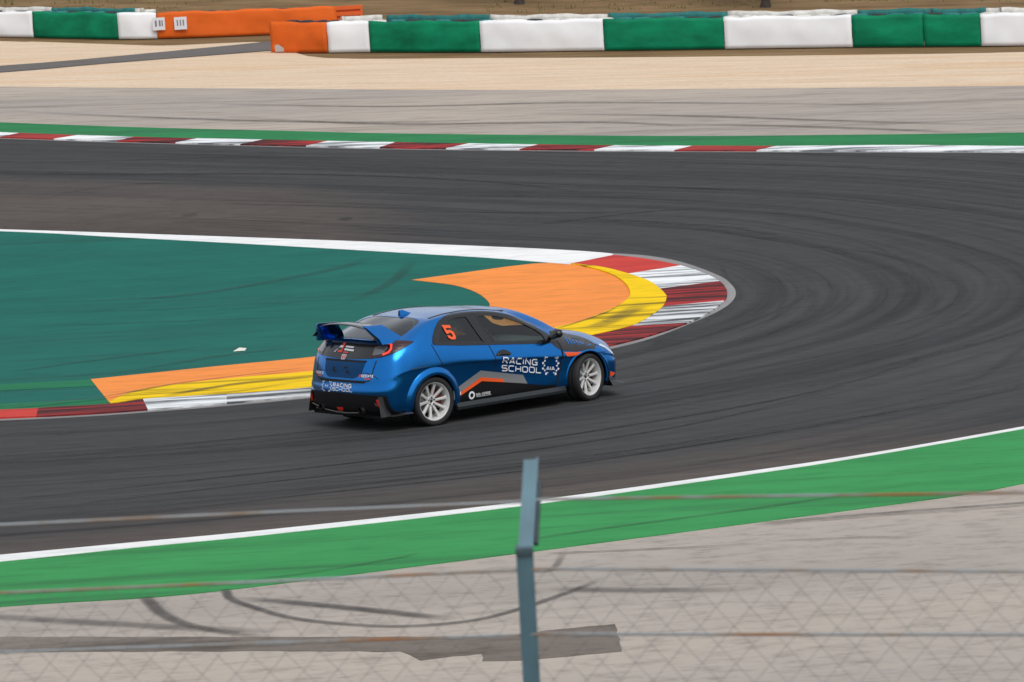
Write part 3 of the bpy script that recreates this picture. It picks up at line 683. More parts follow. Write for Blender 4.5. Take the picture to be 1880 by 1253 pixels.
NET = [  # columns front centre -> side -> rear centre, loops sill -> roof centre line: (x, half width, z)
 [(3.30,0,.16),(3.42,0,.25),(3.44,0,.45),(3.40,0,.60),(3.32,0,.71),(2.98,0,.855),(2.56,0,.955),(2.15,0,1.14),(1.78,0,1.29),(1.5,0,1.352),(1.3,0,1.382)],
 [(3.26,.42,.16),(3.36,.45,.25),(3.37,.46,.45),(3.33,.46,.60),(3.25,.44,.71),(2.94,.40,.85),(2.53,.36,.945),(2.12,.33,1.135),(1.75,.28,1.285),(1.48,.16,1.35),(1.25,0,1.385)],
 [(3.08,.74,.15),(3.14,.79,.25),(3.15,.80,.45),(3.11,.785,.58),(2.98,.73,.70),(2.76,.655,.815),(2.44,.59,.915),(2.05,.52,1.125),(1.68,.44,1.28),(1.42,.26,1.348),(1.18,0,1.39)],
 [(2.95,.80,.16),(2.95,.865,.26),(2.95,.885,.45),(2.92,.875,.60),(2.82,.825,.71),(2.61,.745,.805),(2.36,.665,.90),(1.97,.575,1.115),(1.60,.495,1.275),(1.35,.30,1.352),(1.1,0,1.395)],
 [(2.594,.80,.17),(2.594,.885,.27),(2.594,.905,.46),(2.594,.905,.63),(2.52,.875,.745),(2.32,.80,.835),(2.14,.715,.945),(1.80,.62,1.12),(1.48,.545,1.275),(1.25,.33,1.358),(1.02,0,1.398)],
 [(2.15,.80,.17),(2.15,.865,.27),(2.15,.885,.46),(2.13,.895,.64),(2.08,.872,.76),(2.0,.835,.855),(1.88,.755,.985),(1.62,.665,1.165),(1.38,.58,1.292),(1.12,.34,1.370),(.95,0,1.40)],
 [(1.6,.80,.17),(1.6,.855,.27),(1.6,.872,.48),(1.58,.898,.69),(1.56,.875,.81),(1.52,.84,.90),(1.44,.762,1.06),(1.30,.68,1.235),(1.15,.595,1.33),(1.0,.345,1.382),(.85,0,1.402)],
 [(.95,.80,.17),(.95,.855,.27),(.95,.872,.50),(.95,.902,.73),(.95,.88,.86),(.95,.845,.95),(.93,.768,1.125),(.90,.685,1.288),(.85,.60,1.357),(.78,.345,1.391),(.72,0,1.401)],
 [(.45,.80,.17),(.45,.865,.28),(.45,.885,.52),(.45,.908,.765),(.46,.888,.91),(.47,.852,1.00),(.50,.775,1.158),(.53,.69,1.30),(.55,.605,1.355),(.57,.345,1.386),(.6,0,1.397)],
 [(0,.82,.18),(0,.885,.29),(0,.91,.54),(0,.922,.77),(.0,.902,.94),(.05,.862,1.055),(.13,.785,1.185),(.23,.695,1.29),(.32,.607,1.338),(.42,.335,1.374),(.5,0,1.392)],
 [(-.38,.80,.2),(-.40,.872,.3),(-.40,.895,.54),(-.38,.905,.76),(-.34,.885,.94),(-.24,.838,1.075),(-.10,.765,1.19),(.06,.67,1.28),(.18,.57,1.322),(.32,.315,1.363),(.45,0,1.389)],
 [(-.60,.74,.2),(-.65,.805,.29),(-.67,.825,.5),(-.63,.815,.73),(-.585,.785,.92),(-.475,.715,1.085),(-.37,.645,1.14),(-.10,.555,1.245),(.12,.455,1.325),(.27,.245,1.36),(.43,0,1.387)],
 [(-.70,.45,.2),(-.775,.47,.28),(-.795,.47,.48),(-.765,.46,.70),(-.715,.44,.91),(-.575,.405,1.10),(-.495,.375,1.14),(-.19,.32,1.252),(.10,.26,1.338),(.25,.135,1.362),(.41,0,1.385)],
 [(-.72,0,.2),(-.80,0,.27),(-.82,0,.47),(-.785,0,.69),(-.735,0,.90),(-.595,0,1.105),(-.515,0,1.145),(-.21,0,1.256),(.10,0,1.342),(.24,0,1.364),(.40,0,1.385)],
]
for _i, _c in enumerate(NET):
    x1, w1, z1 = _c[2]; x2, w2, z2 = _c[3]; k = {3: .25, 4: .5, 5: .9, 6: 1, 7: 1, 8: 1, 9: .55, 10: .25}.get(_i, 0)
    _c[2] = (x1, w1-.022*k, z1); _c[1] = (_c[1][0], _c[1][1]-.008*k, _c[1][2])
    t_ = .86 if k else .5
    _c.insert(3, (x1+(x2-x1)*t_, w1+(w2-w1)*t_-.018*k, z1+(z2-z1)*t_))
for _c in NET:
    if True:
        for _l, _dw, _dz in ((8, .018, .008), (9, .030, .010), (10, .02, -.002), (11, 0, -.012)):
            x, w_, z = _c[_l]
            if w_ == 0 and _l < 11: _dz = -.004 if _l > 8 else 0
            k = 1 if w_ > .45 else (w_/.45)
            _c[_l] = (x, w_+_dw*k if w_ else 0, z+_dz*(k if _dz > 0 and w_ else 1))
def catmull(A, n, g0, g1):
    Q = np.concatenate([g0[None], A, g1[None]], 0); out = []
    for i in range(1, len(Q)-2):
        p0, p1, p2, p3 = Q[i-1], Q[i], Q[i+1], Q[i+2]
        for k in range(n):
            t = k/n; out.append(.5*(2*p1+(p2-p0)*t+(2*p0-5*p1+4*p2-p3)*t*t+(3*p1-p0-3*p2+p3)*t**3))
    out.append(A[-1]); return np.array(out)
def body_bm():
    A = np.array(NET, float); mir = np.array([1, -1, 1.0])
    A = catmull(A, 10, A[1]*mir, A[-2]*mir)                               # along the perimeter
    B = A.transpose(1, 0, 2); B = catmull(B, 9, 2*B[0]-B[1], B[-2]*mir)   # upwards
    nl, nc = B.shape[:2]; bm = bmesh.new()
    for side in (-1, 1):
        vs = [[bm.verts.new((B[j, i, 0], side*B[j, i, 1], B[j, i, 2])) for i in range(nc)] for j in range(nl)]
        for j in range(nl-1):
            for i in range(nc-1):
                q = [vs[j][i], vs[j][i+1], vs[j+1][i+1], vs[j+1][i]]
                if side > 0: q.reverse()
                bm.faces.new(q)
    bmesh.ops.remove_doubles(bm, verts=bm.verts[:], dist=2e-4)
    bmesh.ops.recalc_face_normals(bm, faces=bm.faces[:])
    if sum(f.normal.z for f in bm.faces if f.calc_center_median().z > 1.3) < 0: bmesh.ops.reverse_faces(bm, faces=bm.faces[:])
    return bm
BB = body_bm(); BVH = BVHTree.FromBMesh(BB)
X_, Y_, Z_ = Vector((1, 0, 0)), Vector((0, 1, 0)), Vector((0, 0, 1))
def rnd(poly, r=.02, n=4):
    """round the corners of an outline"""
    out = []; P = [Vector(p) for p in poly]; N = len(P)
    for i in range(N):
        a, b, c = P[i-1], P[i], P[(i+1) % N]; u, v = (a-b), (c-b); k = min(r, u.length*.45, v.length*.45); s, e = b+u.normalized()*k, b+v.normalized()*k
        for t in range(n+1):
            t /= n; out.append(s*(1-t)**2+b*2*t*(1-t)+e*t*t)
    return out
def spl(poly, n=4): return [p.xy for p in smooth_line([(*p, 0) for p in poly], n)]
def cut(bm, poly, a, b, filt, mar=.03):
    N = len(poly)
    for i in range(N):
        p, q = Vector(poly[i]), Vector(poly[(i+1) % N]); d = q-p
        if d.length < 1e-5: continue
        nrm = Vector((-d.y, d.x)).normalized(); lo = Vector((min(p.x, q.x)-mar, min(p.y, q.y)-mar)); hi = Vector((max(p.x, q.x)+mar, max(p.y, q.y)+mar))
        fs = []
        for f in bm.faces:
            if not filt(f): continue
            us = [v.co.dot(a) for v in f.verts]; ws = [v.co.dot(b) for v in f.verts]
            if max(us) < lo.x or min(us) > hi.x or max(ws) < lo.y or min(ws) > hi.y: continue
            fs.append(f)
        geom = list({e for f in fs for e in f.edges})+list({v for f in fs for v in f.verts})+fs
        bmesh.ops.bisect_plane(bm, geom=geom, dist=1e-5, plane_co=a*p.x+b*p.y, plane_no=a*nrm.x+b*nrm.y)
def inside(poly, x, y):
    r = False; j = len(poly)-1
    for i in range(len(poly)):
        xi, yi = poly[i][0], poly[i][1]; xj, yj = poly[j][0], poly[j][1]
        if (yi > y) != (yj > y) and x < (xj-xi)*(y-yi)/(yj-yi)+xi: r = not r
        j = i
    return r
# outlines in side view (x, z)
PANE_R = rnd([(.125, 1.045), (.20, 1.150), (.29, 1.245), (.40, 1.298), (.55, 1.325), (.735, 1.322), (.905, .964)], .03, 3)
PANE_F = rnd([(1.075, .942), (.905, 1.305), (1.05, 1.302), (1.24, 1.270), (1.45, 1.212), (1.66, 1.130), (1.83, 1.042), (1.93, .965), (1.945, .862)], .025, 3)
DLO = rnd([(.055, 1.052), (.10, 1.115), (.19, 1.215), (.28, 1.285), (.40, 1.332), (.56, 1.354), (.80, 1.350), (1.05, 1.332), (1.25, 1.300), (1.47, 1.243), (1.70, 1.150), (1.90, 1.045), (2.03, .955), (2.12, .852), (1.95, .838), (1.05, .926), (.5, .983)], .02, 3)
DOOR_F = rnd([(.955, .94), (1.03, .74), (1.045, .50), (1.00, .25), (2.03, .21), (2.10, .40), (2.165, .62), (2.13, .835), (1.95, .845)], .03, 3)
DOOR_R = rnd([(.02, 1.04), (.06, .93), (.13, .79), (.20, .645), (.30, .50), (.40, .40), (.42, .25), (.985, .25), (1.03, .50), (1.015, .74), (.94, .945)], .03, 3)
side_f = lambda f: abs(f.calc_center_median().y) > .48
BACKG = rnd([(-.50, -.54), (-.505, 0), (-.50, .54), (-.30, .665), (-.08, .635), (.075, .585), (.115, .46), (.125, .26), (.128, 0), (.125, -.26), (.115, -.46), (.075, -.585), (-.08, -.635), (-.30, -.665)], .05, 3)
WIND = rnd([(2.50, 0), (2.46, .38), (2.36, .56), (2.22, .60), (1.72, .455), (1.78, 0), (1.72, -.455), (2.22, -.60), (2.36, -.56), (2.46, -.38)], .04, 3)
top_f = lambda f: f.normal.z > .25 and f.calc_center_median().z > .85
for poly in (PANE_R, PANE_F, DOOR_F, DOOR_R): cut(BB, poly, X_, Z_, side_f)
for poly in (BACKG, WIND): cut(BB, poly, X_, Y_, top_f)
ARC_R = .352
for ax in (0, 2.594):
    cut(BB, [(ax+ARC_R*math.cos(2*math.pi*k/40), .305+ARC_R*math.sin(2*math.pi*k/40)) for k in range(40)], X_, Z_, lambda f: abs(f.calc_center_median().y) > .55 and f.calc_center_median().z < .8, .02)
BB.normal_update(); BB.verts.index_update(); BB.faces.ensure_lookup_table()
zones = {}
for f in BB.faces:
    c = f.calc_center_median(); k = 'body'
    if abs(c.y) > .48 and inside(PANE_R, c.x, c.z): k = 'pr'
    elif abs(c.y) > .48 and inside(PANE_F, c.x, c.z): k = 'pf'
    elif f.normal.z > .2 and c.z > .85 and abs(c.y) < .72 and inside(BACKG, c.x, c.y): k = 'bg'
    elif f.normal.z > .2 and c.z > .85 and inside(WIND, c.x, c.y): k = 'ws'
    elif abs(c.y) > .55 and min(math.hypot(c.x, c.z-.305), math.hypot(c.x-2.594, c.z-.305)) < ARC_R: k = 'hole'
    elif abs(c.y) > .6 and inside(DOOR_F, c.x, c.z): k = 'df'
    elif abs(c.y) > .6 and inside(DOOR_R, c.x, c.z): k = 'dr'
    if k in ('pr', 'pf', 'df', 'dr'): k += 'r' if c.y < 0 else 'l'
    zones.setdefault(k, []).append(f)
def extract(name, faces, mat, parent, inset=0.0, flip=False):
    idx = {}; V = []; N = []; Fc = []
    for f in faces:
        t = []
        for v in f.verts:
            if v.index not in idx: idx[v.index] = len(V); V.append(v.co-v.normal*inset); N.append(v.normal.copy())
            t.append(idx[v.index])
        Fc.append(t[::-1] if flip else t)
    o = from_py(name, V, Fc, mat, parent, True)
    if not flip: o.data.normals_split_custom_set_from_vertices(N)
    return o
BODY = extract('body', zones['body'], M_BLUE, CAR)
DOORS = {}
for k, nm in (('df', 'front_door'), ('dr', 'rear_door')):
    for s in 'rl': DOORS[k+s] = extract(nm, zones[k+s], M_BLUE, CAR)
for s in 'rl':
    extract('side_window', zones['pf'+s], M_GLASSF, CAR, .004); extract('side_window', zones['pr'+s], M_GLASSR, CAR, .004)
extract('rear_window', zones['bg'], M_GLASSB, CAR, .003); extract('windscreen', zones['ws'], M_GLASSF, CAR, .003)
M_TRIM = simple('interior_trim', (.03, .031, .033), .85)
extract('interior_lining', [f for k in ('body', 'dfr', 'dfl', 'drr', 'drl') for f in zones[k] if f.calc_center_median().z > .45], M_TRIM, CAR, .022, True)

# ---- pieces that lie on the body
def project(co2, mode):
    u, v = co2
    if mode == 'R': o, d = Vector((u, -2, v)), Y_
    elif mode == 'L': o, d = Vector((u, 2, v)), -Y_
    elif mode == 'B': o, d = Vector((-3, u, v)), X_
    elif mode == 'T': o, d = Vector((u, v, 3)), -Z_
    elif mode == 'DR': d = Vector((1, 1, 0)).normalized(); o = Vector((u/2**.5, -u/2**.5, v))-d*4+Vector((0, 0, 0))
    elif mode == 'DL': d = Vector((1, -1, 0)).normalized(); o = Vector((u/2**.5, u/2**.5, v))-d*4
    h = BVH.ray_cast(o, d)
    if h[0] is None: return None, None
    n = h[1]
    if n.dot(d) > 0: n = -n
    if mode in 'RL': n = (n*.4-d).normalized()
    return h[0], n
def overlay(name, polys, mode, mat, off=.003, parent=None, grid=.03, thick=0.0):
    bm = bmesh.new()
    for poly in polys:
        vs = []
        for p in poly:
            if not vs or (Vector((p[0], p[1]))-vs[-1].co.xy).length > 1e-5: vs.append(bm.verts.new((p[0], p[1], 0)))
        if (vs[0].co-vs[-1].co).length < 1e-5: bm.verts.remove(vs.pop())
        if len(vs) > 2: bm.faces.new(vs)
    bmesh.ops.triangulate(bm, faces=bm.faces[:])
    for ax in (0, 1):
        c = [v.co[ax] for v in bm.verts]; no = (1, 0, 0) if ax == 0 else (0, 1, 0)
        for k in range(math.ceil(min(c)/grid), math.floor(max(c)/grid)+1):
            bmesh.ops.bisect_plane(bm, geom=bm.verts[:]+bm.edges[:]+bm.faces[:], dist=1e-6, plane_co=(k*grid if ax == 0 else 0, k*grid if ax == 1 else 0, 0), plane_no=no)
    P = [project(v.co.xy, mode) for v in bm.verts]
    bad = []
    bm.verts.ensure_lookup_table()
    if thick:
        r = bmesh.ops.extrude_edge_only(bm, edges=[e for e in bm.edges if e.is_boundary])
    for i, v in enumerate(bm.verts):
        if i < len(P): h, n = P[i]; o_ = off
        else: h, n = project(v.co.xy, mode); o_ = off-thick
        if h is None: bad.append(v)
        else: v.co = h+n*o_
    bmesh.ops.delete(bm, geom=bad, context='VERTS')
    o = from_bm(name, bm, mat, parent or CAR, True); 
    if thick: 
        for p in o.data.polygons: p.use_smooth = False
    return o
def stroke(P, w_, closed=False):
    P = [Vector(p) for p in P]; n = len(P); A = []; B = []
    for i, p in enumerate(P):
        a = P[i-1] if (i or closed) else None; b = P[(i+1) % n] if (i < n-1 or closed) else None
        d1 = (p-a).normalized() if a is not None else None; d2 = (b-p).normalized() if b is not None else None
        if d1 is None: t = d2; k = 1
        elif d2 is None: t = d1; k = 1
        else: t = (d1+d2).normalized(); k = 1/max(.45, t.dot(d1))
        nn = Vector((-t.y, t.x)); A.append(p+nn*w_/2*k); B.append(p-nn*w_/2*k)
    m_ = n if closed else n-1
    return [[A[i], A[(i+1) % n], B[(i+1) % n], B[i]] for i in range(m_)]
GL = {'R': [[(0, 0), (0, 1), (.82, 1), (1, .84), (1, .60), (.82, .44), (.06, .44)], [(.55, .40), (1, 0)]], 'A': [[(0, 0), (.46, 1), (.58, 1), (1.04, 0)], [(.24, .28), (.80, .28)]], 'C': [[(1, 1), (.18, 1), (0, .84), (0, .16), (.18, 0), (1, 0)]], 'I': [[(0, 0), (0, 1)]],
      'N': [[(0, 0), (0, 1), (1, 0), (1, 1)]], 'G': [[(1, 1), (.18, 1), (0, .84), (0, .16), (.18, 0), (1, 0), (1, .46), (.55, .46)]], 'S': [[(1, 1), (.15, 1), (0, .88), (0, .63), (.15, .5), (.85, .5), (1, .37), (1, .12), (.85, 0), (0, 0)]],
      'H': [[(0, 0), (0, 1)], [(1, 0), (1, 1)], [(.08, .5), (.92, .5)]], 'O': [[(.18, 0), (.82, 0), (1, .16), (1, .84), (.82, 1), (.18, 1), (0, .84), (0, .16)]], 'L': [[(0, 1), (0, 0), (.95, 0)]], 'V': [[(0, 1), (.5, 0), (1, 1)]], 'E': [[(1, 1), (0, 1), (0, 0), (1, 0)], [(.08, .5), (.85, .5)]], 'D': [[(0, 0), (.75, 0), (1, .2), (1, .8), (.75, 1), (0, 1)]],
      'M': [[(0, 0), (0, 1), (.5, .3), (1, 1), (1, 0)]], 'T': [[(0, 1), (1, 1)], [(.5, .92), (.5, 0)]]}
def word(txt, o, du, dv, cw, gap, sw):
    """letters as strokes: o origin, du/dv text axes in metres (dv = cap height), cw letter width"""
    out = []; x = 0.0; o, dv = Vector(o), Vector(dv); eu = Vector(du).normalized()
    for ch in txt:
        wd = 0 if ch == 'I' else cw
        for st in GL[ch]:
            pts = [o+eu*(x+(sw/2)+p[0]*wd)+dv*p[1] for p in st]
            out += stroke(pts, sw, ch in 'OD')
        x += wd+sw+gap
    return out
# window surround, shut lines
def ring(poly, hole): return poly
for md in 'RL':
    # black surround drawn as bands round the panes
    def band(outer, inner):
        bm_p = []; n = 90
        def res(poly):
            P = [Vector(p) for p in poly]+[Vector(poly[0])]; c = [0]
            for a, b in zip(P, P[1:]): c.append(c[-1]+(b-a).length)
            return [Vector((np.interp(c[-1]*k/n, c, [p.x for p in P]), np.interp(c[-1]*k/n, c, [p.y for p in P]))) for k in range(n)]
        return res(outer), res(inner)
    # pillar and front quarter trim pieces
    bp = [(.735, 1.322), (.80, 1.350), (.90, 1.343), (.905, 1.305), (1.075, .942), (1.05, .926), (.905, .964)]
    overlay('pillar_trim', [bp], md, M_GLOSSK, .003)
    fq = [(1.945, .862), (1.93, .965), (1.86, 1.02), (1.90, 1.045), (2.03, .955), (2.12, .852), (1.95, .838)]
    overlay('mirror_triangle', [fq], md, M_GLOSSK, .003)
    rq = [(.055, 1.052), (.10, 1.115), (.19, 1.215), (.28, 1.285), (.40, 1.332), (.56, 1.352), (.735, 1.350), (.735, 1.318), (.55, 1.321), (.405, 1.294), (.295, 1.241), (.205, 1.148), (.13, 1.046)]
    overlay('rear_quarter_trim', [rq], md, M_GLOSSK, .006, grid=.015)
    overlay('window_trim', stroke([(.06, 1.05), (.10, 1.115), (.19, 1.213), (.28, 1.283), (.40, 1.328), (.56, 1.349), (.80, 1.346), (1.05, 1.328), (1.25, 1.294), (1.47, 1.235), (1.70, 1.147), (1.90, 1.040)], .042), md, M_GLOSSK, .005, grid=.012)
    overlay('window_trim', stroke([(2.12, .842), (1.95, .848), (1.06, .932), (.5, .987), (.05, 1.043)], .032), md, M_GLOSSK, .005)
    overlay('window_seal', stroke(PANE_F, .026, True), md, M_GLOSSK, .0055, grid=.02); overlay('window_seal', stroke(PANE_R, .026, True), md, M_GLOSSK, .0055, grid=.02)
    side = 'r' if md == 'R' else 'l'
    overlay('door_seal', stroke([(.955, .92), (1.025, .75), (1.042, .55), (1.02, .35), (1.0, .245)], .011), md, M_GAP_SHADE, .0025, DOORS['df'+side])
    overlay('door_seal', stroke([(2.13, .85), (2.165, .70), (2.158, .60), (2.10, .40), (2.03, .20)], .022), md, M_GAP_SHADE, .0045, DOORS['df'+side])
    overlay('door_seal', stroke([(.015, 1.035), (.06, .93), (.13, .79), (.20, .645), (.27, .545)], .010), md, M_GAP_SHADE, .0025, DOORS['dr'+side])
    # livery
    overlay('livery_grey', [[(.323, .405), (.796, .612), (1.505, .47), (1.57, .35), (1.18, .412), (1.165, .459), (.799, .524), (.445, .372), (.442, .335), (.331, .282)]], md, M_GREYS, .003)
    overlay('livery_orange', [[(.445, .372), (.799, .524), (1.165, .459), (1.189, .413), (.813, .473), (.442, .330)]], md, M_ORL, .004)
    overlay('livery_black', [[(.331, .285), (.442, .330), (.813, .473), (1.189, .413), (1.57, .35), (1.80, .300), (2.05, .275), (2.03, .20), (.33, .20)]], md, M_SATK, .0032)
    overlay('livery_white_tip', [[(.405, .362), (.445, .386), (.448, .34), (.41, .335)]], md, M_WHL, .0055)
    overlay('livery_fender', [[(2.0, .862), (2.05, .79), (2.12, .735), (2.21, .70), (2.40, .672), (2.56, .672), (2.70, .66), (2.79, .712), (2.72, .755), (2.76, .785), (2.66, .842), (2.50, .898), (2.34, .928), (2.17, .925), (2.08, .895)]], md, M_GREYL, .003)
    overlay('livery_orange_bar', [[(2.19, .690), (2.54, .655), (2.43, .622), (2.235, .630)]], md, M_ORL, .0045)
    for k in range(5):
        x = 2.29+.052*k; h = .085-.013*k
        overlay('fender_louvre', [[(x, .785-.004*k), (x+.024, .783-.004*k), (x+.05, .785+h-.006*k), (x+.028, .787+h-.006*k)]], md, M_BLUE, .007, thick=.006)
    u = Vector((1, -.165))
    flip = (md == 'L')
    def T(polys, cx=None):
        return polys if not flip else [[Vector((2*cx-p.x, p.y)) for p in q] for q in polys]
    skew = lambda polys, x0, s: [[Vector((p.x, p.y+(p.x-x0)*s)) for p in q] for q in polys]
    w1 = word('RACING', (1.14, .674), (1, 0), (0, .070), .078, .021, .0165); w2 = word('SCHOOL', (1.135, .572), (1, 0), (0, .068), .083, .0175, .0145)
    tx = skew(w1+w2, 1.14, -.167)
    overlay('lettering', T(tx, 1.44), md, M_WHL, .014, grid=.012)
    ck = []
    for k, (x, z, r_) in enumerate([(-.105, .125, .017), (-.075, .128, .012), (-.098, .085, .014), (-.128, .055, .017), (-.105, .022, .013), (-.128, -.018, .016), (-.098, -.042, .013), (-.078, -.085, .017), (-.05, -.072, .009)]):
        for sgn in (-1, 1): 
            cx, cz = 1.958+sgn*x, .518+z-(sgn*x)*.13; a = .25+k*.3
            ck.append([Vector((cx+r_*1.2*math.cos(a+q*math.pi/2), cz+r_*1.2*math.sin(a+q*math.pi/2))) for q in range(4)])
    ai = skew(word('AIA', (1.885, .493), (1, 0), (0, .042), .046, .010, .0095), 1.885, -.15)
    overlay('emblem', T(ck+ai, 1.958), md, M_WHL, .014, grid=.012)
    rg = stroke([(.628+.040*math.cos(a), .312+.040*math.sin(a)) for a in [2*math.pi*k/14 for k in range(14)]], .024, True)
    sv = word('SOLVERDE', (.70, .298), (1, 0), (0, .026), .019, .006, .006)
    sv += stroke([(.70, .283), (.95, .283)], .005)
    overlay('sponsor_mark', T(rg+sv, .78), md, M_WHL, .0075, grid=.02)
    # number on the tinted rear window
    five = [(-.075, .105), (.06, .105), (.06, .062), (-.034, .062), (-.036, .03), (.03, .034), (.068, .005), (.070, -.06), (.038, -.10), (-.03, -.103), (-.068, -.078), (-.068, -.045), (-.022, -.045), (-.014, -.063), (.012, -.063), (.024, -.048), (.024, -.022), (.010, -.006), (-.02, -.008), (-.034, -.022), (-.07, -.02)]
    fv = [Vector((.385+(p[0]*.98)-(p[1]*.16 if not flip else -p[1]*.16), 1.148+p[1]*.9-p[0]*.12)) for p in five]
    overlay('race_number', [fv], md, M_ORL, .008, grid=.02)
# far-side roof mouldings
for sg in (-1, 1):
    overlay('roof_moulding', stroke([(.22, sg*.585), (.45, sg*.572), (.7, sg*.568), (.95, sg*.56), (1.2, sg*.55), (1.5, sg*.515)], .028), 'T', M_GLOSSK, .006, thick=.006)
overlay('rear_window_band', stroke([(-.50, -.53), (-.505, 0), (-.50, .53)], .03), 'T', M_GLOSSK, .003)
# rear view: dark tail panel, lamps, plate recess
overlay('tail_panel', [rnd([(.60, 1.092), (0, 1.102), (-.60, 1.092), (-.64, .99), (-.56, .922), (0, .898), (.56, .922), (.64, .99)], .03)], 'B', M_GLOSSK, .004, thick=.004)
overlay('tailgate_lip', [[(.64, 1.088), (0, 1.099), (-.64, 1.088), (-.64, 1.112), (0, 1.124), (.64, 1.112)]], 'B', M_BLUE, .028, thick=.03)
for md in ('DR', 'DL'):
    L1 = rnd([(-.135, .925), (-.085, 1.075), (.03, 1.108), (.21, 1.128), (.435, 1.102), (.30, 1.03), (.16, .975), (.02, .938)], .02)
    lamp = overlay('tail_lamp', [L1], md, M_LAMP if 'M_LAMP' in globals() else simple('lamp_smoked_red', (.03, .003, .004), .2, 0, .25), .008, thick=.008)
    overlay('lamp_clear_lens', [rnd([(-.095, .955), (-.06, 1.06), (.10, 1.085), (.108, 1.03), (.04, .975)], .02)], md, simple('lamp_smoke', (.10, .10, .105), .12, 0, 1), .0095, lamp)
    t = bpy.data.materials.get('lamp_lit') 
    if not t:
        q = NT('lamp_lit'); b = q.bsdf((.8, .03, .01), .25, 0, .8); b.inputs['Emission Color'].default_value = (1, .06, .02, 1); b.inputs['Emission Strength'].default_value = .55; t = q.m
    overlay('lamp_light_bar', stroke([(.085, 1.098), (.128, 1.094), (.155, 1.075), (.152, 1.03), (.122, .994), (.045, .966)], .024), md, t, .0115, lamp)
M_LIT = bpy.data.materials['lamp_lit']
overlay('plate_recess', [rnd([(.37, .885), (-.46, .885), (-.40, .72), (-.26, .665), (.28, .665), (.36, .72)], .04)], 'B', simple('blue_recess_shade', (.0, .055, .17), .45, .5, 0, spec=.3), .003)  # flat overlay; the recess's shade is painted as a darker body blue
overlay('plate_shadow', [[(.38, .897), (-.47, .897), (-.46, .872), (.37, .872)]], 'B', M_GAP_SHADE, .006)  # painted shadow along the top edge of the plate recess
overlay('plate_mount', [[(.15, .80), (.185, .80), (.18, .735), (.10, .735), (.11, .75), (.15, .76)], [(-.03, .80), (-.11, .815), (-.12, .79), (-.05, .785)], [(-.10, .765), (-.15, .765), (-.15, .725), (-.10, .725)]], 'B', M_GAP_SHADE, .005)
overlay('tailgate_seam', stroke([(.60, .90), (.58, .74), (.54, .645), (.40, .622), (-.40, .622), (-.54, .645), (-.585, .74), (-.62, .90)], .012), 'B', M_GAP_SHADE, .003)
overlay('tailgate_shadow', [[(.50, .645), (-.50, .645), (-.46, .612), (.46, .612)]], 'B', M_GAP_SHADE, .0035)  # black strip painting the shade beneath the tailgate edge
for sy in (1, -1):
    c = .50*sy - .0
    mk = [[(c+.14, .720), (c+.11, .72), (c+.11, .690), (c+.14, .69)]]
    overlay('sticker_text', word('SEEMTE', (c+.09, .694), (-1, 0), (0, .026), .020, .006, .0085), 'B', M_WHL, .005, grid=.05)
    overlay('sticker_mark', [[(c+.115+.022*math.cos(a), .706+.022*math.sin(a)) for a in [k*math.pi/5 for k in range(10)]]], 'B', simple('sticker_red', (.5, .09, .06), .5), .005)
    overlay('sticker_bar', [[(c+.04, .682), (c-.07, .682), (c-.07, .662), (c+.04, .662)]], 'B', simple('sticker_red', (.5, .09, .06), .5), .005)
# tail panel emblem: rA letters and lines
overlay('panel_emblem_white', [[(.245, .975), (.215, .975), (.155, 1.055), (.085, 1.055), (.085, 1.03), (.135, 1.03), (.165, 1.03)], ]+stroke([(.045, 1.045), (-.13, 1.04)], .018)+stroke([(.045, 1.012), (-.16, 1.004)], .020), 'B', M_WHL, .010, grid=.05)
overlay('panel_emblem_red', [[(.135, 1.085), (.075, 1.085), (.07, .975), (.165, .975), (.17, .995), (.10, 1.0), (.10, 1.06), (.135, 1.06)]]+stroke([(.045, .978), (-.06, .976)], .016), 'B', M_REDL, .0105, grid=.05)
overlay('badge', [rnd([(.052, .955), (-.052, .955), (-.042, .892), (.042, .892)], .015)], 'B', simple('badge_chrome', (.55, .5, .52), .25, .7), .010, thick=.006)
overlay('badge_letter', stroke([(.025, .945), (.018, .90)], .010)+stroke([(-.025, .945), (-.018, .90)], .010)+stroke([(.018, .923), (-.018, .923)], .009), 'B', M_REDL, .0125, grid=.05)
# bumper lettering
overlay('lettering', word('RACING', (.165, .552), (-1, 0), (0, .040), .052, .012, .0125)+word('SCHOOL', (.175, .500), (-1, 0), (0, .038), .056, .010, .008), 'B', M_WHL, .004, grid=.05)
ck = []
for k, (x, z, r_) in enumerate([(-.085, .055, .011), (-.06, .06, .009), (-.08, .03, .011), (-.098, .008, .012), (-.08, -.018, .010), (-.092, -.04, .010), (-.06, -.055, .011), (-.04, -.06, .007)]):
    for sgn in (-1, 1):
        cx, cz = .30+sgn*x*1.1, .545+z; a = .25+k*.3; ck.append([(cx+r_*1.2*math.cos(a+q*math.pi/2), cz+r_*1.2*math.sin(a+q*math.pi/2)) for q in range(4)])
overlay('emblem', ck+word('AIA', (.345, .54), (-1, 0), (0, .022), .026, .006, .006), 'B', M_WHL, .004, grid=.05)
overlay('panel_seam', stroke([(-.42, .735), (-.30, .742), (-.17, .742), (-.10, .72), (-.02, .67)], .008) , 'DR', M_GAP_SHADE, .003)
overlay('panel_seam', stroke([(-.42, .735), (-.30, .742), (-.17, .742), (-.10, .72), (-.02, .67)], .008) , 'DL', M_GAP_SHADE, .003)
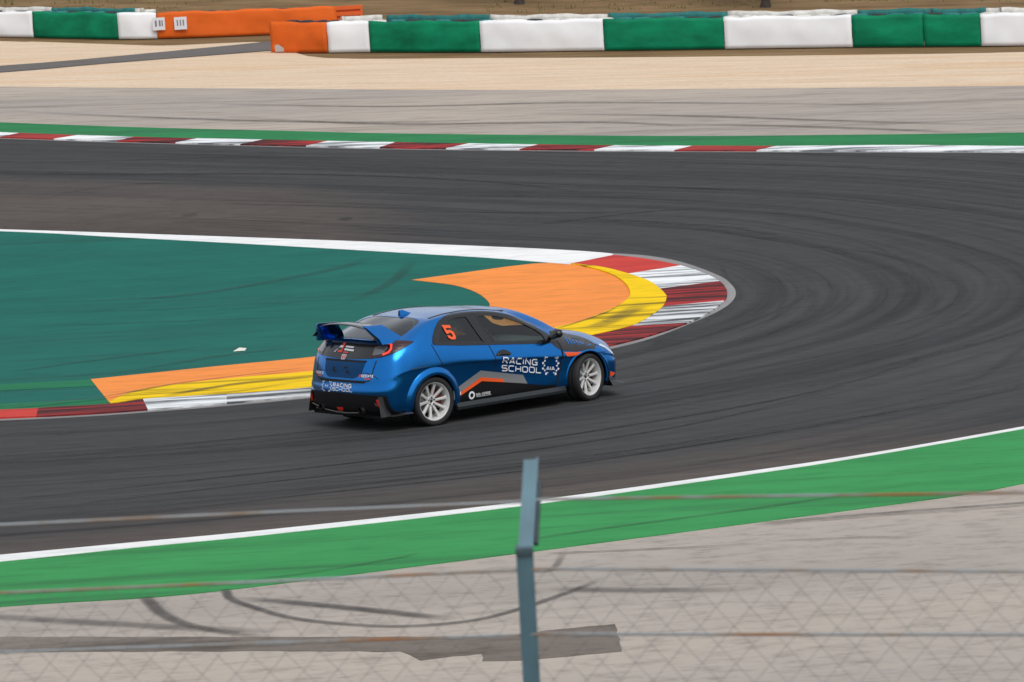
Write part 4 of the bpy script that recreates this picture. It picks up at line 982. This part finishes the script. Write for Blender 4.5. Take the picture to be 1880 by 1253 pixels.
# lower bumper / diffuser
DIFF = overlay('rear_diffuser', [rnd([(.80, .468), (0, .482), (-.80, .468), (-.83, .22), (-.55, .215), (-.3, .235), (.3, .235), (.55, .215), (.83, .22)], .03)], 'B', M_SATK, .012, thick=.014)
def bar(name, P, r, mat, parent=CAR, n=6):
    V, Fc = tube(P, r, n); return from_py(name, V, Fc, mat, parent, True)
for sg in (1, -1):
    V = [(-.70, sg*.70, .46), (-.67, sg*.745, .46), (-.63, sg*.80, .195), (-.68, sg*.76, .195), (-.765, sg*.715, .455), (-.78, sg*.775, .195), (-.725, sg*.765, .452), (-.72, sg*.825, .20)]
    from_py('diffuser_fin', V, [(4, 6, 7, 5), (0, 4, 5, 3), (1, 2, 7, 6), (0, 1, 6, 4), (3, 5, 7, 2), (0, 3, 2, 1)], simple('fin_dark_grey', (.011, .011, .012), .4), DIFF)
    overlay('reflector', [[(sg*.680, .42), (sg*.708, .42), (sg*.722, .335), (sg*.694, .335)]], 'B', simple('reflector_red', (.50, .02, .008), .3), .045, DIFF, thick=.02)
    bar('vent_rim', [(-.79, sg*.36, .395), (-.785, sg*.44, .408), (-.775, sg*.55, .405), (-.755, sg*.63, .385), (-.75, sg*.66, .33)], .011, simple('rim_grey', (.07, .065, .06), .4), DIFF)
    ex = bmesh.new(); 
    for r0, r1, x0, x1 in ((.046, .046, -.80, -.66), (.040, .040, -.80, -.66)): bmesh.ops.create_cone(ex, cap_ends=False, segments=20, radius1=r0, radius2=r1, depth=.16, matrix=Matrix.Translation((-.76, sg*.42, .265)) @ Matrix.Rotation(math.pi/2, 4, 'Y'))
    from_bm('exhaust_tip', ex, simple('exhaust_steel', (.10, .095, .09), .35, .9), DIFF, True)
bar('diffuser_edge', [(-.76, .70, .30), (-.80, .40, .245), (-.815, .1, .225), (-.815, -.1, .222), (-.80, -.35, .235)], .010, simple('rim_grey', (.07, .065, .06), .4), DIFF)
overlay('fog_lamp', [rnd([(.09, .292), (-.035, .292), (-.02, .256), (.075, .256)], .01)], 'B', simple('fog_red', (.6, .02, .008), .25), .022, DIFF, thick=.012)
bm = bmesh.new(); bxm(bm, -.70, 3.05, -.76, .76, .165, .20); from_bm('underbody', bm, M_SATK, CAR)
# side skirts, rear lip, front splitter
for sg in (-1, 1):
    prof = [(.78, .215), (.872, .245), (.905, .195), (.90, .160), (.78, .158)]; xs = [.36, .7, 1.2, 1.7, 2.06, 2.20]; V = []; Fc = []
    for i, x in enumerate(xs): V += [(x, sg*(y-(.02 if i == 5 else 0)), z-(.0)) for y, z in prof]
    n = 5
    for i in range(len(xs)-1): Fc += [(i*n+k, i*n+(k+1) % n, (i+1)*n+(k+1) % n, (i+1)*n+k) for k in range(n)]
    Fc += [tuple(range(n)), tuple(range((len(xs)-1)*n, len(xs)*n))]
    from_py('side_skirt', V, Fc, M_SKIRT, CAR)
    from_py('rear_lip', [(-.68, sg*.74, .215), (-.36, sg*.88, .225), (-.36, sg*.91, .205), (-.66, sg*.86, .195), (-.68, sg*.74, .195), (-.36, sg*.80, .195)], [(0, 1, 2, 3), (0, 3, 4), (3, 2, 5, 4), (1, 2, 5), (0, 4, 5, 1)], simple('lip_grey', (.022, .022, .023), .45), CAR)
    from_py('splitter_wing', [(2.96, sg*.88, .235), (3.24, sg*.83, .175), (3.22, sg*.86, .155), (2.97, sg*.93, .155), (2.97, sg*.80, .150), (3.26, sg*.74, .150), (2.97, sg*.86, .30), (3.10, sg*.86, .22)], [(0, 1, 2, 3), (3, 2, 5, 4), (0, 3, 4), (1, 5, 2), (0, 4, 5, 1), (0, 7, 6)], M_GLOSSK, CAR)
from_py('front_splitter', [(2.95, -.78, .15), (3.2, -.76, .15), (3.42, -.45, .15), (3.47, 0, .15), (3.42, .45, .15), (3.2, .76, .15), (2.95, .78, .15)]+[(2.95, -.78, .175), (3.2, -.76, .175), (3.42, -.45, .175), (3.47, 0, .175), (3.42, .45, .175), (3.2, .76, .175), (2.95, .78, .175)], [tuple(range(6, -1, -1)), tuple(range(7, 14))]+[(i, i+1, i+8, i+7) for i in range(6)], M_SATK, CAR)
for md in 'RL':
    overlay('bumper_marker', [[(2.985, .345), (3.10, .305), (3.0, .265), (2.98, .27)]], md, M_ORL, .004)
    overlay('headlamp', [rnd([(2.86, .705), (2.93, .715), (3.02, .68), (3.10, .605), (3.12, .53), (3.06, .57), (2.97, .655)], .015)], md, simple('headlamp_glass', (.72, .77, .82), .1, 0, 1), .006, thick=.006)
    overlay('bonnet_line', stroke([(2.84, .70), (2.74, .755), (2.6, .80), (2.45, .845)], .008), md, M_GAP_SHADE, .0035)
# arch flares
for sg in (-1, 1):
    for ax, r1, dep, mt in ((0, .445, .030, M_BLUE), (2.594, .385, .004, M_BLUE)):
        V = []; Fc = []; n = 36; a0, a1 = math.radians(-14), math.radians(194)
        for k in range(n+1):
            a = a0+(a1-a0)*k/n
            for r, o_ in ((ARC_R-.004, -.05), (ARC_R-.004, dep), (ARC_R+.012, dep+.006), (ARC_R+.05 if ax == 0 else ARC_R+.022, dep*.92), (r1, .001)):
                h, nn = project((ax+r*math.cos(a), max(.19, .305+r*math.sin(a))), 'R' if sg < 0 else 'L')
                if h is None: h = Vector((ax+r*math.cos(a), sg*.87, .305+r*math.sin(a)))
                V.append((h.x, h.y+sg*o_, h.z))
        for k in range(n): Fc += [(k*5+j, k*5+j+1, k*5+j+6, k*5+j+5) for j in range(4)]
        from_py('arch_flare', V, Fc, mt, CAR, True)
        # dark wheel well
        V = []; Fc = []
        for k in range(25):
            a = math.radians(-20+220*k/24)
            V += [(ax+.356*math.cos(a), sg*yy, .305+.356*math.sin(a)) for yy in (.52, .885)]
        V.append((ax, sg*.52, .30))
        for k in range(24): Fc += [(k*2, k*2+1, k*2+3, k*2+2), (k*2, k*2+2, 50)]
        from_py('wheel_well', V, Fc, M_SATK, CAR)
# wing
V = []; Fc = []
secs = 17
for i in range(secs):
    y = -.47+.94*i/(secs-1); a = 1-(y/.47)**2; zc = 1.300+.045*a; xr = -.735-.03*a; xf = -.50-.015*a
    V += [(xr, y, zc+.008), (xr+.05, y, zc+.014), ((xr+xf)/2, y, zc+.014), (xf, y, zc+.006), (xf+.004, y, zc-.004), ((xr+xf)/2, y, zc-.006), (xr, y, zc-.004)]
n = 7
for i in range(secs-1): Fc += [(i*n+k, i*n+(k+1) % n, (i+1)*n+(k+1) % n, (i+1)*n+k) for k in range(n)]
WING = from_py('rear_wing', V, Fc+[tuple(range(n)), tuple(range((secs-1)*n, secs*n))], simple('wing_carbon', (.05, .055, .06), .22, 0, .8), CAR, True)
for sg in (-1, 1):
    def sec(x0, x1, y, z, t, tilt=0): return [(x0, sg*(y-t), z), (x1, sg*(y-t), z+tilt), (x1+.015, sg*y, z+tilt), (x1, sg*(y+t), z+tilt), (x0, sg*(y+t), z), (x0-.008, sg*y, z)]
    rows = [sec(-.745, -.47, .478, 1.342, .020, -.012), sec(-.745, -.44, .502, 1.320, .034, -.02), sec(-.70, -.36, .565, 1.245, .040, -.02), sec(-.65, -.27, .635, 1.165, .046, -.015), sec(-.63, -.24, .655, 1.10, .048, 0)]
    V = [p for r in rows for p in r]; n = 6; Fc = [(i*n+k, i*n+(k+1) % n, (i+1)*n+(k+1) % n, (i+1)*n+k) for i in range(4) for k in range(n)]+[tuple(range(n)), tuple(range(4*n, 5*n))]
    from_py('wing_upright', V, Fc, M_BLUE, WING)
    from_py('end_fin', [(-.69, sg*.600, 1.225), (-.62, sg*.590, 1.235), (-.60, sg*.635, 1.165), (-.72, sg*.655, 1.165), (-.69, sg*.612, 1.225), (-.62, sg*.602, 1.235), (-.60, sg*.648, 1.165), (-.72, sg*.668, 1.165)], [(0, 1, 2, 3), (7, 6, 5, 4), (0, 4, 5, 1), (1, 5, 6, 2), (2, 6, 7, 3), (3, 7, 4, 0)], M_SATK, WING)
# shark fin aerial
h0 = project((.30, 0), 'T')[0].z
from_py('roof_aerial', [(.20, .028, h0-.01), (.20, -.028, h0-.01), (.42, .004, h0-.005), (.42, -.004, h0-.005), (.20, .012, h0+.058), (.20, -.012, h0+.058), (.25, 0, h0+.062)], [(0, 1, 5, 4), (0, 4, 6, 2), (1, 3, 6, 5), (2, 6, 3), (4, 5, 6)], M_BLUE, CAR)
# door mirrors, handles
def blob(name, c, s, mat, parent, seg=14, sq=2.6):
    bm = bmesh.new(); bmesh.ops.create_uvsphere(bm, u_segments=seg, v_segments=10, radius=1)
    for v in bm.verts:
        q = v.co; p = (abs(q.x)**sq+abs(q.y)**sq+abs(q.z)**sq)**(-1/sq); v.co = Vector((c[0]+q.x*p*s[0], c[1]+q.y*p*s[1], c[2]+q.z*p*s[2]))
    return from_bm(name, bm, mat, parent, True)
for sg in (-1, 1):
    mr = blob('door_mirror', (2.015, sg*.97, .958), (.062, .092, .056), M_GLOSSK, CAR)
    bar('mirror_stalk', [(2.04, sg*.80, .90), (2.02, sg*.90, .905), (2.01, sg*.97, .925)], .028, M_GLOSSK, mr)
    from_py('mirror_glass', [(1.951, sg*.90, .92), (1.951, sg*1.035, .92), (1.951, sg*1.035, .998), (1.951, sg*.90, .998)], [(0, 1, 2, 3) if sg > 0 else (3, 2, 1, 0)], simple('mirror_silver', (.25, .28, .3), .05, 1), mr)
    from_py('mirror_cap', [(2.02, sg*.90, 1.014), (2.06, sg*.92, .998), (2.06, sg*1.03, .996), (2.02, sg*1.04, 1.012), (1.985, sg*.97, 1.018)], [(0, 1, 2, 3, 4) if sg > 0 else (4, 3, 2, 1, 0)], M_BLUE, mr)
    h, nn = project((1.165, .79), 'R' if sg < 0 else 'L'); D = DOORS['df'+('r' if sg < 0 else 'l')]
    md = 'R' if sg < 0 else 'L'
    hd = overlay('handle', [rnd([(1.035, .788), (1.09, .828), (1.165, .846), (1.24, .824), (1.305, .778), (1.27, .750), (1.055, .768)], .02)], md, M_GLOSSK, .006, D, thick=.005)
    V, Fc = tube([(1.07, h.y+sg*.004, .787), (1.11, h.y+sg*.024, .790), (1.22, h.y+sg*.024, .783), (1.27, h.y+sg*.004, .773)], .011, 8); from_py('handle_grip', V, Fc, M_GLOSSK, D, True)
# wheels
M_RIM = simple('rim_white', (.56, .56, .55), .35, 0, .5); M_TYRE = simple('tyre_rubber', (.014, .014, .015), .75); M_DISC = simple('brake_steel', (.22, .21, .20), .4, .8)
M_HUBK = simple('hub_dark', (.02, .02, .02), .5); M_CAL = simple('caliper_red', (.18, .012, .012), .4)
def lathe(prof, n=48, closed=False):
    V = []; Fc = []; k = len(prof)
    for i in range(n):
        a = 2*math.pi*i/n; V += [(r*math.cos(a), y, r*math.sin(a)) for r, y in prof]
    for i in range(n):
        for j in range(k if closed else k-1):
            a, b = i*k+j, i*k+(j+1) % k; c, d = ((i+1) % n)*k+(j+1) % k, ((i+1) % n)*k+j; Fc.append((a, b, c, d))
    return V, Fc
def wheel_mesh():   # axis along y, outer face towards -y
    hub = lathe([(.001, -.030), (.022, -.030), (.026, -.024), (.032, -.024), (.034, -.036), (.062, -.040), (.072, -.030), (.075, .02)], 32)
    lip = lathe([(.252, .16), (.252, -.098), (.246, -.106), (.236, -.104), (.232, -.094), (.224, -.075), (.216, -.055), (.212, .0), (.205, .16)], 56)
    V = []; Fc = []
    N = 10
    for s in range(N):
        a0 = 2*math.pi*s/N+.1
        rows = []
        for r, hw, y0, y1 in ((.055, .016, -.036, .0), (.10, .0165, -.046, -.016), (.16, .0175, -.062, -.034), (.205, .022, -.070, -.040), (.224, .030, -.072, -.045)):
            b = len(V)
            for sx, y in ((-1, y1), (-1, y0+.006), (-.55, y0), (.55, y0), (1, y0+.006), (1, y1)):
                ex, ez = math.cos(a0), math.sin(a0); V.append((ex*r-ez*hw*sx, y, ez*r+ex*hw*sx))
            rows.append(b)
        for i in range(4): Fc += [(rows[i]+k, rows[i]+(k+1) % 6, rows[i+1]+(k+1) % 6, rows[i+1]+k) for k in range(6)]
    return hub, lip, (V, Fc)
HUB, LIP, SPK = wheel_mesh()
TYR = lathe([(.247, .115), (.262, .122), (.290, .124), (.303, .115), (.311, .100), (.313, .06), (.313, .02), (.309, .018), (.309, .010), (.313, .008), (.313, -.008), (.309, -.010), (.309, -.018), (.313, -.02), (.313, -.06), (.311, -.098), (.303, -.114), (.290, -.122), (.266, -.121), (.247, -.112)], 64)
def mk(name, vf, mat):
    me = bpy.data.meshes.new(name); me.from_pydata([tuple(v) for v in vf[0]], [], vf[1]); me.polygons.foreach_set('use_smooth', [True]*len(vf[1])); me.materials.append(mat); return me
MH, ML, MS, MT = mk('wheel_hub', HUB, M_RIM), mk('rim', LIP, M_RIM), mk('spokes', SPK, M_RIM), mk('tyre', TYR, M_TYRE)
MS.polygons.foreach_set('use_smooth', [False]*len(MS.polygons))
ND = mk('nuts', ([], []), M_HUBK)
bm = bmesh.new()
for k in range(5):
    a = 2*math.pi*k/5+.3; bmesh.ops.create_cone(bm, cap_ends=True, segments=8, radius1=.010, radius2=.010, depth=.012, matrix=Matrix.Translation((.048*math.cos(a), -.040, .048*math.sin(a))) @ Matrix.Rotation(math.pi/2, 4, 'X'))
bmesh.ops.create_cone(bm, cap_ends=True, segments=16, radius1=.020, radius2=.020, depth=.006, matrix=Matrix.Translation((0, -.030, 0)) @ Matrix.Rotation(math.pi/2, 4, 'X'))
bm.to_mesh(ND); bm.free()
DM = mk('brake_disc', lathe([(.03, .01), (.155, .01), (.155, .035), (.03, .035)], 40), M_DISC)
bm = bmesh.new(); 
for k in range(6):
    a = math.radians(250+k*12); bxv = bxm(bm, -.022, .022, -.02, .06, .115, .172)
    bmesh.ops.rotate(bm, verts=bxv, cent=(0, 0, 0), matrix=Matrix.Rotation(-a, 3, 'Y'))
CALM = bpy.data.meshes.new('brake_caliper'); bm.to_mesh(CALM); bm.free(); CALM.materials.append(M_CAL)
for ax, trk_, steer in ((0, .785, 0), (2.594, .785, math.radians(13))):
    for sg in (-1, 1):
        wo_ = link('wheel', MH, None, CAR); wo_.location = (ax, sg*trk_, .313); wo_.rotation_euler = (0, 0, (0 if sg < 0 else math.pi)+steer)
        for nm, me in (('rim', ML), ('spokes', MS), ('tyre', MT), ('wheel_nuts', ND), ('brake_disc', DM), ('brake_caliper', CALM)): link(nm, me, None, wo_)

# ---- interior
M_SEAT = simple('seat_black', (.02, .02, .022), .8); M_DASH = simple('dash_grey', (.045, .05, .052), .7)
for sy in (.36, -.36):
    bm = bmesh.new()
    v = bxm(bm, .80, 1.30, sy-.23, sy+.23, .36, .50); v2 = bxm(bm, .72, .86, sy-.22, sy+.22, .45, 1.00); v3 = bxm(bm, .70, .79, sy-.12, sy+.12, 1.0, 1.17)
    for q in v2:
        if q.co.z > .8: q.co.x -= .12; q.co.y = sy+(q.co.y-sy)*.8
    for q in v3: q.co.x -= .10+(q.co.z-1.0)*.2
    bmesh.ops.bevel(bm, geom=bm.edges[:], offset=.035, segments=3, affect='EDGES'); from_bm('seat', bm, M_SEAT, CAR, True)
bm = bmesh.new(); v = bxm(bm, 1.75, 2.40, -.70, .70, .55, .86)
for q in v:
    if q.co.x < 2 and q.co.z > .7: q.co.z -= .05; q.co.x += .10
bmesh.ops.bevel(bm, geom=bm.edges[:], offset=.05, segments=3, affect='EDGES'); from_bm('dashboard', bm, M_DASH, CAR, True)
V, Fc = [], []
me = torus(.172, .017, 28, 8); me.materials.append(M_SATK); sw = link('steering_wheel', me, None, CAR); sw.location = (1.66, .36, .80); sw.rotation_euler = (0, math.radians(-66), 0)
bar('wheel_spoke', [(-.165, 0, 0), (0, 0, -.03), (.165, 0, 0)], .014, M_SATK, sw)
mi = blob('interior_mirror', (1.83, -.0, 1.165), (.022, .125, .042), M_SATK, CAR); bar('mirror_stem', [(1.84, 0, 1.17), (1.87, 0, 1.25)], .016, M_SATK, mi)
bm = bmesh.new(); v = bxm(bm, .0, .35, -.60, .60, .40, .52); v2 = bxm(bm, -.12, .02, -.60, .60, .45, .90); bmesh.ops.bevel(bm, geom=bm.edges[:], offset=.04, segments=2, affect='EDGES'); from_bm('rear_bench', bm, M_SEAT, CAR, True)
BB.free()

# ---- driver
def driver():
    J = [((1.02, .36, .53), .135), ((.95, .36, .70), .13), ((.88, .36, .88), .15), ((.86, .36, 1.00), .07), ((.88, .36, 1.07), .065)]
    E_ = [(0, 1), (1, 2), (2, 3), (3, 4)]
    for sg in (1, -1):
        b = len(J); J += [((.89, .36+sg*.17, .94), .075), ((1.12, .36+sg*.27, .76), .052), ((1.38, .36+sg*.21, .79), .042), ((1.55, .36+sg*.155, .835), .034)]
        E_ += [(2, b), (b, b+1), (b+1, b+2), (b+2, b+3)]
        # hand: palm and curled fingers round the wheel rim
        h = Vector((1.605, .36+sg*.158, .85)); p0 = len(J); J.append((tuple(h), .034)); E_.append((b+3, p0))
        for k in range(4):
            o = Vector((0, 0, .027-.018*k)); q = len(J)
            J += [(tuple(h+o+Vector((.045, sg*.018, 0))), .010), (tuple(h+o+Vector((.062, -sg*.004, 0))), .0095), (tuple(h+o+Vector((.048, -sg*.024, 0))), .009)]; E_ += [(p0, q), (q, q+1), (q+1, q+2)]
        q = len(J); J += [((h.x+.005, h.y-sg*.030, h.z+.030), .011), ((h.x+.035, h.y-sg*.034, h.z+.034), .010)]; E_ += [(p0, q), (q, q+1)]
        b = len(J); J += [((1.06, .36+sg*.10, .52), .10), ((1.48, .36+sg*.13, .60), .075), ((1.80, .36+sg*.11, .36), .055), ((1.90, .36+sg*.11, .30), .045), ((1.99, .36+sg*.11, .34), .035)]
        E_ += [(0, b), (b, b+1), (b+1, b+2), (b+2, b+3), (b+3, b+4)]
    me = bpy.data.meshes.new('person'); me.from_pydata([j[0] for j in J], E_, []); o = link('person', me, simple('race_suit', (.03, .035, .05), .85))
    md = o.modifiers.new('skin', 'SKIN'); 
    for i, (_, r) in enumerate(J): me.skin_vertices[0].data[i].radius = (r, r)
    me.skin_vertices[0].data[0].use_root = True
    sb = o.modifiers.new('sub', 'SUBSURF'); sb.levels = 1; sb.render_levels = 1
    o.matrix_world = CAR.matrix_basis.copy() if False else Matrix.Translation(CAR.location) @ Matrix.Rotation(CAR.rotation_euler[2], 4, 'Z')
    tag(o, 'person seated at the wheel inside the blue race car', 'person')
    hl = blob('helmet', (.90, .36, 1.185), (.150, .125, .140), simple('helmet_white', (.55, .55, .56), .3, 0, .6), o, 18, 2.15)
    vis = blob('visor', (.935, .36, 1.19), (.128, .112, .062), M_GLOSSK, o, 16, 2.6)
driver()
